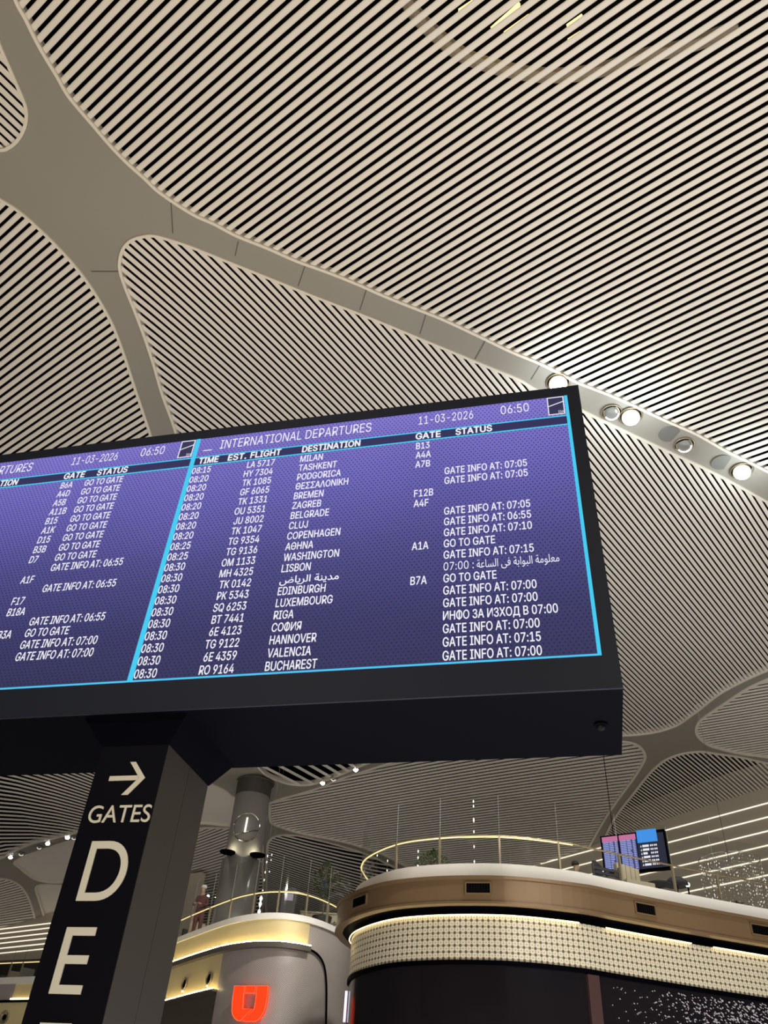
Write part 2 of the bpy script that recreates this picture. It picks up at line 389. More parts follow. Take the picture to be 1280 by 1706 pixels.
PLAIN = {   # far ceiling bays whose slats are too fine to see
 'N0': ([(330,1296),(356,1308),(375,1317),(394,1329),(440,1332),(443,1345),(443,1366),(432,1374),(400,1377),(345,1372),(310,1368),(300,1320)], 'plain ceiling bay beside the top of the round column'),
 'P1': ([(24,1436),(44,1425),(80,1412),(126,1397),(180,1378),(190,1420),(160,1462),(104,1470),(66,1467),(46,1456),(34,1446)], 'plain pale ceiling bay under the row of far spotlights'),
 'P2': ([(60,1478),(72,1473),(104,1474),(150,1476),(150,1540),(100,1560),(80,1545),(72,1520),(64,1495)], 'plain ceiling bay just left of the sign pillar'),
}
def count(bay, x, y):
    fam, d, c = BAYS[bay][:3]; n = NA if fam == 'A' else NB
    r = [RT[k] * ((x - 640) / F) - UP[k] * ((y - 853) / F) + _fw[k] for k in range(3)]
    return polyb(x, y, c, d) * (n[0] * r[0] + n[1] * r[1]) / r[2]
def inside(poly, x, y):
    c = False; n = len(poly); j = n - 1
    for i in range(n):
        if (poly[i][1] > y) != (poly[j][1] > y) and x < (poly[j][0] - poly[i][0]) * (y - poly[i][1]) / (poly[j][1] - poly[i][1]) + poly[i][0]: c = not c
        j = i
    return c
def rim_mesh(curve, w, up, dn, lift=0.0):
    """closed rectangular lip running along a bay's outline"""
    b = MB(); N = len(curve); rows = []
    for k in range(N):
        p = ceil_pt(*curve[k]); d = ceil_pt(*curve[(k + 1) % N]) - ceil_pt(*curve[(k - 1) % N]); d[2] = 0; d /= np.linalg.norm(d) + 1e-9
        a = np.array([-d[1], d[0], 0]) * w / 2; z = np.array([0, 0, 1.0])
        rows.append(b.add([p - a - z * dn, p + a - z * dn, p + a + z * up, p - a + z * up]))
    for k in range(N):
        a, c = rows[k], rows[(k + 1) % N]
        for j in range(4): b.face([a + j, a + (j + 1) % 4, c + (j + 1) % 4, c + j])
    return b
CURVES = {}
def build_bay(key):
    fam, deg, coef, outline, anchor, share, label = BAYS[key]
    curve = [tuple(p) for p in spline(outline, 5, True)]
    CURVES[key] = curve
    xs = [p[0] for p in curve]; ys = [p[1] for p in curve]; x0, x1, y0, y1 = min(xs), max(xs), min(ys), max(ys)
    near = key in 'ABCDK'
    step = 6.0 if near else 5.0
    cols = np.arange(x0, x1 + step, step); yy = np.arange(y0 - 60, y1 + 60, 4.0)
    S = np.array([count(key, x, yy) for x in cols]) - count(key, *anchor)
    if S[0, -1] < S[0, 0]: S = -S
    S = np.maximum.accumulate(S, axis=1)
    body = MB()
    zz = np.array([0, 0, 1.0])
    def yk(i, s):
        r = S[i]
        if s < r[0] or s > r[-1]: return None
        return float(np.interp(s, r, yy))
    for k in range(int(math.floor(S.min())), int(math.ceil(S.max())) + 1):
        mid = k + 0.5; run = []
        def flush(run):
            if len(run) < 2: return
            idx = list(range(0, len(run), 8 if near else 12))
            if idx[-1] != len(run) - 1: idx.append(len(run) - 1)
            rows = []
            C = [ceil_pt(*run[q][:2]) for q in idx]
            for q, ii in enumerate(idx):
                a = C[max(q - 1, 0)]; c = C[min(q + 1, len(C) - 1)]; T = c - a
                if np.linalg.norm(T) < 1e-6: return
                T /= np.linalg.norm(T); A = np.cross(zz, T); A /= np.linalg.norm(A) + 1e-9
                x, y, ya, yb = run[ii]
                pitch = abs(float(np.dot(ceil_pt(x, yb) - ceil_pt(x, ya), A)))
                pitch = min(max(pitch, 0.08), 0.34)
                h = A * pitch * share / 2; z = zz * pitch * (0.16 if fam == 'A' else 0.10)
                rows.append(body.add([C[q] - h * .62, C[q] + h * .62, C[q] + h + z * .5, C[q] + h + z, C[q] - h + z, C[q] - h + z * .5]))
            for a, c in zip(rows[:-1], rows[1:]):
                for j in range(6): body.face([a + j, a + (j + 1) % 6, c + (j + 1) % 6, c + j])
            body.face([rows[0] + j for j in range(6)]); body.face([rows[-1] + j for j in range(6)][::-1])
        prev = None
        for i, x in enumerate(cols):
            y = yk(i, mid); ok = False
            if y is not None:
                ya, yb = yk(i, mid - 0.5), yk(i, mid + 0.5)
                if ya is None: ya = y - 3
                if yb is None: yb = y + 3
                ok = inside(curve, x, y)
            if y is not None and prev is not None and ok != prev[4]:
                lo, hi = (prev, (x, y)) if prev[4] else ((x, y), prev)   # lo inside, hi outside
                p, q = np.array(lo[:2]), np.array(hi[:2])
                for _ in range(8):
                    mm = (p + q) / 2
                    if inside(curve, *mm): p = mm
                    else: q = mm
                w = prev if prev[4] else (x, y, ya, yb)
                e = (p[0], p[1], p[1] + (w[2] - w[1]), p[1] + (w[3] - w[1]))
                if prev[4]: run.append(e); flush(run); run = []
                else: run = [e]
            if ok: run.append((x, y, ya, yb))
            prev = (x, y, ya, yb, ok) if y is not None else None
            if y is None: flush(run); run = []
        flush(run)
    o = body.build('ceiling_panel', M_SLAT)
    struct(o, label, 'ceiling panel')
    rm = rim_mesh(curve, 0.075 if near else 0.12, 0.18, 0.05).build('rim', M_RIM, o)
    return o
for key in BAYS: build_bay(key)
for key, (outline, label) in PLAIN.items():
    curve = [tuple(p) for p in spline(outline, 5, True)]; CURVES[key] = curve
    bb = MB(); n = len(curve); tri = tessellate_polygon([[Vector((*p, 0)) for p in curve]])
    i = bb.add([ceil_pt(*p, 0.05) for p in curve]); j = bb.add([ceil_pt(*p, 0.10) for p in curve])
    for t in tri: bb.face([i + q for q in t]); bb.face([j + q for q in t][::-1])
    for q in range(n): bb.face([i + q, i + (q + 1) % n, j + (q + 1) % n, j + q])
    o = struct(bb.build('ceiling_panel', M_SLAT), label, 'ceiling panel')
    rim_mesh(curve, 0.12, 0.08, 0.05).build('rim', M_RIM, o)
# grey soffit between the bays, cut out where the bays are
def soffit():
    vs = []; es = []
    for key, c in CURVES.items():
        i = len(vs); vs += [Vector(p) for p in c]; es += [(i + k, i + (k + 1) % len(c)) for k in range(len(c))]
    for x in range(-240, 1521, 40):
        for y in range(-240, 1601, 40): vs.append(Vector((x + 0.31 * (y % 7), y + 0.0)))
    V, E2, Fc, *_ = delaunay_2d_cdt(vs, es, [], 0, 1e-4)
    bb = MB(); bb.add([ceil_pt(p[0], p[1]) for p in V])
    for f in Fc:
        cx = sum(V[k][0] for k in f) / len(f); cy = sum(V[k][1] for k in f) / len(f)
        if not any(inside(c, cx, cy) for c in CURVES.values()): bb.face(list(f))
    n = len(bb.v); up = [(x, y, z + 0.22) for x, y, z in bb.v]
    base = list(bb.f); bb.v += up                    # give the shell its thickness
    for f in base: bb.face([q + n for q in f][::-1])
    cnt = {}
    for f in base:
        for q in range(len(f)): cnt[(f[q], f[(q + 1) % len(f)])] = 1
    for (p, q) in cnt:
        if (q, p) not in cnt: bb.face([p, q, q + n, p + n])
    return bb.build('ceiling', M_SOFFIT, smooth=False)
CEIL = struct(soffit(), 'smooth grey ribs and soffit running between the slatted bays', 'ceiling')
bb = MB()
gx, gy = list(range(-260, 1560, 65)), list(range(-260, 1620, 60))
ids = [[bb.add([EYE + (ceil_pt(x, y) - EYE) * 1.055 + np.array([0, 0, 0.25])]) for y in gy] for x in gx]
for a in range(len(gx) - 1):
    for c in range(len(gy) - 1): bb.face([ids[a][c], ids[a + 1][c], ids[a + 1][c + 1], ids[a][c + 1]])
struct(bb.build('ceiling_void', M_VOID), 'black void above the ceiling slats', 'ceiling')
bb = MB()
for p, q in (((397,402),(392,426)),((509,441),(497,476)),((611,481),(600,516)),((710,523),(700,556)),((809,567),(792,598)),((285,335),(288,388)),((152,452),(202,452)),((900,608),(885,632))):
    A, B2 = ceil_pt(*p, -0.012), ceil_pt(*q, -0.012); d = B2 - A; s = np.cross([0, 0, 1.0], d); s /= np.linalg.norm(s)
    bb.hexa([A - s * .012, B2 - s * .012, B2 + s * .012, A + s * .012], [k + np.array([0, 0, .03]) for k in (A - s * .012, B2 - s * .012, B2 + s * .012, A + s * .012)])
bb.build('seam', M_SEAM, CEIL)
# curved duct and golden work lights in the void, glimpsed between the slats
bb = MB(); dp = [ceil_pt(x, y, 0.45) for x, y in spline([(655,-30),(690,35),(730,75),(770,105),(820,124),(885,138),(950,140),(1010,130),(1080,108),(1150,92),(1240,60)], 5)]
for p, q in zip(dp[:-1], dp[1:]): bb.bar(p, q, 0.16, 8)
tag(bb.build('air_duct', M_DUCT), 'curved brown duct glimpsed through the slats at the top of the picture', 'duct')
M_GLINT = mat('work_light', (1, 0.8, 0.35), 0.4, emit=(1.0, 0.74, 0.30), strength=1.6)
for n_, (p, q, w) in enumerate((((806,54),(842,27),'upper'),((820,60),(868,18),'long'),((842,68),(884,38),'lower'),((948,56),(974,38),'right-hand'),((950,80),(972,66),'lowest'),((765,30),(798,8),'leftmost'))):
    bb = MB(); P, Q = ceil_pt(*p, 0.30), ceil_pt(*q, 0.30); bb.bar(P, Q, 0.035, 6)
    bb.bar(P + (0, 0, .12), Q + (0, 0, .12), 0.03, 6)
    tag(bb.build('work_light', M_GLINT), 'golden work light glinting above the top slats, the %s one of the cluster' % w, 'light', 'golden lights above the slats')
# ------------------------------------------------------------------ ceiling spotlights
def spotlight(px, py, lit, label, r=0.2, group='ceiling spotlights', hole=None):
    P = ceil_pt(px, py); t = thing('ceiling_spotlight', P, label, 'spotlight', group)
    aim = (EYE + np.array([0, 4, 0])) - P; aim /= np.linalg.norm(aim); aim = aim * 0.7 + np.array([0, 0, -0.6]); aim /= np.linalg.norm(aim)
    ax = np.cross(aim, [0, 0, 1.0]); ax /= np.linalg.norm(ax); ay = np.cross(aim, ax); hl = r * (0.75 if lit else 0.42)
    k = MB(); k.lathe(P + (0, 0, -0.02), [(r * 1.22, 0), (r * 1.25, -0.02), (r * 1.12, -0.03), (r * 1.05, 0.0)], 28, cap=False); k.build('trim_ring', M_STEEL, t, True)
    k = MB(); k.lathe(P + (0, 0, -0.03), [(r * 1.08, 0.0), (r * 1.08, 0.01)], 24); k.build('recess', M_BLACK, t)
    k = MB(); k.lathe(P - aim * 0.02, [(r * 0.75, -0.1), (r * 0.92, 0.02), (r * 0.96, hl), (r * 0.90, hl)], 24, ax, ay, aim); k.build('housing', M_STEEL, t, True)
    k = MB(); k.lathe(P + aim * (hl - 0.03), [(r * 0.89, 0), (r * 0.8, r * 0.10), (r * 0.45, r * 0.16), (0.02, r * 0.18)], 24, ax, ay, aim); k.build('lens', M_LAMP if lit else M_LENSOFF, t, True)
    if not lit:
        k = MB(); k.tube([P + aim * (hl + .02) + ax * r * .8 * math.cos(a) + ay * r * .8 * math.sin(a) for a in np.linspace(0.3, 2.84, 12)], r * 0.10, 6); k.build('lens_glint', M_DIMGLINT, t)  # emissive crescent paints the reflection on the unlit lens
    return P
for px, py, lit, lb in ((930,636,1,'lit spotlight in the grey rib just above the board corner'),(1051,692,1,'brightest lit spotlight in the grey rib right of the board'),(1236,783,1,'lit spotlight in the grey rib near the right picture edge'),
        (1019,686,0,'unlit spotlight in the rib between the board corner and the brightest lamp'),(1140,740,0,'unlit spotlight with a bright lens between the two right-hand lit lamps')):
    P = spotlight(px, py, lit, lb, 0.27 if lit else 0.24)
    if lit:
        l = bpy.data.lights.new('spotlight_glow', 'POINT'); l.energy = 90; l.color = (0.88, 0.97, 1.0); l.shadow_soft_size = 0.3
        o = bpy.data.objects.new('spotlight_glow', l); COL.objects.link(o); o.location = tuple(P + np.array([0.0, -0.35, -1.0]))
        tx, ty = {930: (-3.5, 25.5), 1051: (2.5, 20.5), 1236: (9.0, 22.0)}[px]
        down_spot(P[0], P[1] - 0.3, P[2] - 0.5, tx, ty, 4.5, 9000 if px == 930 else 2500, 50)
for px, py, w in ((1116,723,'beside the unlit lamp'),(1203,770,'beside the lit lamp near the right edge')):
    P = ceil_pt(px, py); k = MB(); k.lathe(P, [(0.30, -0.02), (0.31, 0.0), (0.29, 0.02)], 28)
    tag(k.build('ceiling_cover', mat('cover_grey', (0.15, 0.15, 0.14), 0.6)), 'dark round cover plate in the grey rib %s' % w, 'cover plate', 'round cover plates in the rib')
for px, py, lit, w in ((18,1427,1,'lowest lit spotlight of the far row left of the sign pillar'),(80,1404,1,'middle lit spotlight of the far row left of the sign pillar'),(113,1394,1,'upper lit spotlight of the far row left of the sign pillar'),(36,1421,0,'unlit spotlight between the lowest and middle far lamps'),(66,1410,0,'unlit spotlight beside the middle far lamp'),(124,1394,0,'unlit spotlight of the far row nearest the sign pillar'),
        (538,1303,1,'lit spotlight on the edge of the small bright bay under the board'),(593,1281,1,'lit spotlight on the bright bay edge nearest the board'),(556,1296,0,'unlit spotlight between the two lamps of the bright bay')):
    spotlight(px, py, lit, w, 0.13 if lit else 0.14, 'far ceiling spotlights')
for px, py, w in ((317,1493,'first'),(347,1492,'second'),(361,1494,'third'),(373,1493,'fourth')):
    spotlight(px, py, 1, 'tiny far lamp behind the left terrace, %s from the sign pillar' % w, 0.10, 'tiny far lamps in a row')
# ================================================================== FAR WALLS
def strip_wall(name, pa, pb, ext, strips, zlow, label):
    A, B2 = ceil_pt(*pa), ceil_pt(*pb); d = (B2 - A)[:2]; L = np.linalg.norm(d); d /= L
    n = np.array([-d[1], d[0]]); n = n if n @ (A[:2]) < 0 else -n          # towards the viewer
    a = A[:2] - d * ext[0]; c = B2[:2] + d * ext[1]; zt = max(A[2], B2[2]) + 1.2
    k = MB(); path = [a + (c - a) * t for t in np.linspace(0, 1, 12)]
    if (normals(path)[0] @ n) > 0: path = path[::-1]
    k.wall(path, zlow, zt, 0.4)
    w = struct(k.build(name, M_WALL), label, 'wall')
    for (p, q) in strips:
        def hit(px):
            r = ray(*px); t = ((A[:2] - EYE[:2]) @ n) / (r[:2] @ n); return EYE + r * t
        P, Q = hit(p), hit(q); z = (P[2] + Q[2]) / 2
        P = P.copy(); Q = Q.copy(); P[2] = Q[2] = z
        m3 = np.array([n[0], n[1], 0]) * 0.025; u3 = np.array([0, 0, 0.024]); e = (Q - P) / np.linalg.norm(Q - P)
        P = P - e * 10; Q = Q + e * 10
        s = MB(); s.hexa([P + m3 - u3, Q + m3 - u3, Q - u3, P - u3], [P + m3 + u3, Q + m3 + u3, Q + u3, P + u3]); s.build('light_strip', M_STRIPWALL, w)
    return w
strip_wall('wall_right', (1055,1384), (1280,1312), (9, 12), (((1113,1386),(1280,1334)),((1105,1408),(1280,1359)),((1108,1427),(1280,1384)),((1120,1445),(1280,1409)),((1081,1472),(1280,1434)),((1180,1476),(1280,1461))), 6.2, 'tall brown-grey wall with level white light strips at right')
strip_wall('wall_left', (0,1546), (87,1521), (14, 12), (((0,1556),(85,1530)),((0,1561.5),(82,1540)),((0,1568.5),(79,1550)),((0,1575.5),(76,1559.5)),((0,1583),(73.5,1569.5)),((0,1590),(70,1579.5))), 6.2, 'far brown wall with level white light strips left of the sign pillar')
k = MB(); k.box((0, 75, 8), (70, 0, 0), (0, 0.3, 0), (0, 0, 8)); struct(k.build('wall_back', M_DARKWALL), 'dark end wall closing the hall', 'wall')
# ================================================================== ROUND COLUMN
PC = ceil_pt(425, 1304); CX, CY, CT = PC[0], PC[1], PC[2]
depth = (PC - EYE) @ _fw; RC = 57 / F * depth / 2
k = MB(); k.lathe((CX, CY, 0), [(RC * 1.02, 0), (RC * 1.0, 8.0), (RC * 0.985, CT - 0.72)], 48)
COLM = struct(k.build('column', M_COLUMN, smooth=True), 'pale round column reaching the ceiling left of centre', 'column')
k = MB(); k.lathe((CX, CY, 0), [(RC * 1.0, CT - 0.72), (RC * 1.0, CT + 0.1)], 48, cap=False); k.lathe((CX, CY, CT - 0.02), [(RC * 1.13, -0.02), (RC * 1.13, 0.02)], 48)
k.build('neck', mat('shadow_gap_dark', (0.055, 0.048, 0.045), 0.6), COLM, True)  # dark collar and disc paint the shadow gap and hole at the ceiling
zu = at_y(405, 1424, CY - RC)[2]
k = MB(); k.lathe((CX, CY, 0), [(RC * 1.10, 7.0), (RC * 1.10, zu - 0.1)], 48); k.build('mirror_cladding', M_MIRROR, COLM, True)
to = np.array([-CX, -CY]); to /= np.linalg.norm(to); tr_ = np.array([-to[1], to[0]])
if tr_[0] < 0: tr_ = -tr_
def on_col(px, py, off=0.04):
    r = ray(px, py); cc = np.array([CX, CY]); R = RC + off; a = r[:2] @ r[:2]; bq = -2 * (r[:2] @ cc); c = cc @ cc - R * R
    disc = max(0.0, bq * bq - 4 * a * c); return EYE + r * ((-bq - math.sqrt(disc)) / (2 * a))
E0 = on_col(411, 1378); t = thing('column_emblem', E0, 'round metal ring emblem with upright bar on the pale column', 'emblem')
k = MB(); k.tube([on_col(411 + 21.5 * math.cos(a) - 2.2 * math.sin(a), 1378 + 23.5 * math.sin(a)) for a in np.linspace(0, 2 * math.pi, 40)[:-1]], 0.035, 6, True); k.build('ring', M_CHROME, t)
k = MB(); p_, q_ = on_col(412.5, 1362, 0.08), on_col(408, 1386, 0.08); k.bar(p_, q_, 0.045, 6); k.build('upright_bar', mat('lit_bar', (1, 1, 1), 0.3, emit=(1, 0.98, 0.9), strength=0.9), t)
k = MB(); k.tube([on_col(x, y) for x, y in spline([(391, 1391), (400, 1388), (410, 1386.5), (420, 1384), (431, 1383)], 4)], 0.025, 5); k.build('crossing_line', M_CHROME, t)
for px, py, w in ((379, 1421, 'left'), (429, 1426, 'right')):
    P = on_col(px, py, 0.28); t = thing('column_uplight', P, 'dark flat uplight bracket on the %s of the round column' % w, 'uplight', 'uplights on the round column')
    k = MB(); k.lathe(P, [(0.16, -0.06), (0.34, 0.0), (0.36, 0.06), (0.30, 0.06)], 20); k.build('bowl', M_BLACK, t, True)
    k = MB(); k.lathe(P, [(0.27, 0.055), (0.26, 0.065)], 20); k.build('lamp', mat('uplight_lamp', (1, 0.95, 0.7), 0.4, emit=(1, 0.92, 0.66), strength=2.0), t)
    k = MB(); k.bar(P, (CX + (P[0] - CX) * 0.7, CY + (P[1] - CY) * 0.7, P[2]), 0.05); k.build('bracket', M_BLACK, t)
    l = bpy.data.lights.new('uplight_beam', 'POINT'); l.energy = 14; l.color = (1, 0.92, 0.68); l.shadow_soft_size = 0.15
    o = bpy.data.objects.new('uplight_beam', l); COL.objects.link(o); o.location = tuple(P + np.array([0, -0.05, 0.22]))
# ================================================================== DEPARTURE BOARD
YAW = 0.258218
HD = np.array([math.cos(YAW), -math.sin(YAW), 0]); DD = np.array([math.sin(YAW), math.cos(YAW), 0]); ZZ = np.array([0, 0, 1.0])
BO = np.array([2.5958, 8.0, 10.8292]); BW, BH, BDEP, BX, BZ = 5.878, 4.408, 1.744, 0.18, 0.4315
def bp(a, c, b=0.0): return BO + HD * a + ZZ * c + DD * b
def bbox(k, a0, a1, c0, c1, b0, b1): k.box(bp((a0 + a1) / 2, (c0 + c1) / 2, (b0 + b1) / 2), HD * (a1 - a0) / 2, DD * (b1 - b0) / 2, ZZ * (c1 - c0) / 2)
BOARD = thing('departure_board', bp(-BW, -BH - BZ, BDEP / 2), 'huge black board of purple flight departure screens on top of the sign pillar', 'departure board')
k = MB(); bbox(k, -2 * BW - BX, BX, -BH - BZ, BX, 0.0, BDEP); k.build('cabinet', M_BLACK, BOARD)
k = MB(); bbox(k, -2 * BW - BX, BX, 0.0, BX, -0.03, 0.0); bbox(k, -2 * BW - BX, BX, -BH - BZ, -BH - 0.02, -0.03, 0.0); bbox(k, 0.005, BX, -BH - 0.02, 0.0, -0.03, 0.0); bbox(k, -2 * BW - BX, -2 * BW - 0.005, -BH - 0.02, 0.0, -0.03, 0.0)
k.build('bezel', M_BEZEL, BOARD)
FONT = None
try:                                   # the grotesque face that ships inside Blender
    FONT = bpy.data.fonts.load(os.path.join(bpy.utils.system_resource('DATAFILES', path='fonts'), 'Inter.woff2'))
except Exception: pass
DG = bpy.context.evaluated_depsgraph_get()
def text_mesh(s, cap, bold=0.0, font=None, res=3):
    """flat outlines of a line of text with capitals cap high: vertices (x, y), faces, left, right"""
    def raw(q, size):
        cu = bpy.data.curves.new('line', 'FONT'); cu.body = q; cu.size = size; cu.resolution_u = 3; cu.offset = bold
        if font: cu.font = font
        ob = bpy.data.objects.new('line', cu); COL.objects.link(ob); bpy.context.view_layer.update()
        crv = ob.to_curve(bpy.context.evaluated_depsgraph_get()); loops = []
        for sp in crv.splines:
            P = []; bps = sp.bezier_points; n = len(bps)
            for q in range(n):
                a, b = bps[q], bps[(q + 1) % n]; p0, p1, p2, p3 = a.co, a.handle_right, b.handle_left, b.co
                straight = (p3 - p0).length < 1e-9 or (abs((p3 - p0).cross(p1 - p0).z) < 1e-7 and abs((p3 - p0).cross(p2 - p0).z) < 1e-7)
                for k in range(1 if straight else res):
                    t = k / res; w = p0 * (1 - t) ** 3 + p1 * 3 * t * (1 - t) ** 2 + p2 * 3 * t * t * (1 - t) + p3 * t ** 3
                    P.append((w.x, w.y))
            if len(P) > 2: loops.append(P)
        ob.to_curve_clear()
        area = lambda P: sum(P[q][0] * P[(q + 1) % len(P)][1] - P[(q + 1) % len(P)][0] * P[q][1] for q in range(len(P))) / 2
        v = []; f = []
        if loops:
            sg = math.copysign(1, area(max(loops, key=lambda P: abs(area(P)))))
            outer = [P for P in loops if area(P) * sg > 0]; holes = [P for P in loops if area(P) * sg < 0]
            own = {id(P): [] for P in outer}
            for H in holes:
                c = [P for P in outer if inside(P, *H[0])]
                if c: own[id(min(c, key=lambda P: abs(area(P))))].append(H)
            for P in outer:
                parts = [P] + own[id(P)]; i0 = len(v)
                for q in parts: v += q
                for t in tessellate_polygon([[Vector((x, y, 0)) for x, y in q] for q in parts]): f.append(tuple(i0 + e for e in t))
        bpy.data.objects.remove(ob); bpy.data.curves.remove(cu)
        return v, f
    key = font.name if font else ''
    if key not in CAPS:
        v, f = raw('H', 1.0); CAPS[key] = max(y for x, y in v)
    size = cap / CAPS[key]
    v, f = raw(s.replace('\u03a6', 'O').replace('\u0424', 'O'), size)
    for n, ch in enumerate(s):
        if ch in '\u03a6\u0424':                # a ring with an upright through it
            p1, _ = raw(s[:n].replace('\u0424', 'O') + 'O', size); p0, _ = raw(s[:n].replace('\u0424', 'O'), size)
            x1 = max(x for x, y in p1); x0 = min(x for x, y in p1 if x > (max(a for a, b in p0) if p0 else -9) + 1e-4)
            c = (x0 + x1) / 2; w = cap * 0.065; i = len(v); v += [(c - w, -cap * .06), (c + w, -cap * .06), (c + w, cap * 1.06), (c - w, cap * 1.06)]; f.append((i, i + 1, i + 2, i + 3))
    xs = [p[0] for p in v] or [0]
    return v, f, min(xs), max(xs)
CAPS = {}; AUTO = {}; TB = 0.0022
def put_text(k, s, a, c, cap, width=None, align='L', bold=0.0, b=-0.016, sx=1.0):
    arabic = any(ord(q) > 0xfe00 for q in s)
    v, f, l, r = text_mesh(s, cap, 0.0, None if arabic else FONT)
    if not v: return
    sc = (width / (r - l)) if width else sx
    if not width: sc = AUTO.setdefault(1, 1.163 / (lambda q: q[3] - q[2])(text_mesh('GATE INFO AT: 07:00', 0.128, 0.0, FONT))) if not arabic else 1.0
    w = (r - l) * sc; off = a if align == 'L' else a - w
    for dx, dy in (((0, 0),) if not bold else ((-bold, 0), (bold, 0), (0, bold), (0, -bold))):
        i = k.add([bp(off + dx + (x - l) * sc, c + dy + y, b) for x, y in v])
        for q in f: k.face([i + j for j in q])
def rtl(s): return s[::-1]
MADINA = rtl('\ufee3\ufeaa\ufef3\ufee8\ufe94 \ufe8d\ufedf\ufeae\ufef3\ufe8e\ufebd')
MALUMA = rtl('\ufee3\ufecc\ufee0\ufeee\ufee3\ufe94 \ufe8d\ufedf\ufe92\ufeee\ufe8d\ufe91\ufe94 \ufed3\ufef0 \ufe8d\ufedf\ufeb4\ufe8e\ufecb\ufe94')
R_ROWS = [('08:15','LA 5717','MILAN','B13',''),('08:20','HY 7304','TASHKENT','A4A',''),('08:20','TK 1085','PODGORICA','A7B',''),('08:20','GF 6065','ΘΕΣΣΑΛΟΝΙΚΗ','','GATE INFO AT: 07:05'),('08:20','TK 1331','BREMEN','','GATE INFO AT: 07:05'),
 ('08:20','OU 5351','ZAGREB','F12B',''),('08:20','JU 8002','BELGRADE','A4F',''),('08:20','TK 1047','CLUJ','','GATE INFO AT: 07:05'),('08:25','TG 9354','COPENHAGEN','','GATE INFO AT: 06:55'),('08:25','TG 9136','ΑΘΗΝΑ','','GATE INFO AT: 07:10'),
 ('08:30','OM 1133','WASHINGTON','A1A','GO TO GATE'),('08:30','MH 4325','LISBON','','GATE INFO AT: 07:15'),('08:30','TK 0142',MADINA,'',MALUMA),('08:30','PK 5343','EDINBURGH','B7A','GO TO GATE'),('08:30','SQ 6253','LUXEMBOURG','','GATE INFO AT: 07:00'),
 ('08:30','BT 7441','RIGA','','GATE INFO AT: 07:00'),('08:30','6E 4123','СОФИЯ','','ИНФО ЗА ИЗХОД В 07:00'),('08:30','TG 9122','HANNOVER','','GATE INFO AT: 07:00'),('08:30','6E 4359','VALENCIA','','GATE INFO AT: 07:15'),('08:30','RO 9164','BUCHAREST','','GATE INFO AT: 07:00')]
G, I5, I0 = 'GO TO GATE', 'GATE INFO AT: 06:55', 'GATE INFO AT: 07:00'
L_ROWS = [('B6A',G),('A4D',G),('A5B',G),('A11B',G),('B15',G),('A1K',G),('D15',G),('B3B',G),('D7',G),('',I5),('A1F',''),('',I5),('F17',''),('B18A',''),('',I5),('B3A',G),('',I0),('',I0),('',''),('','')]
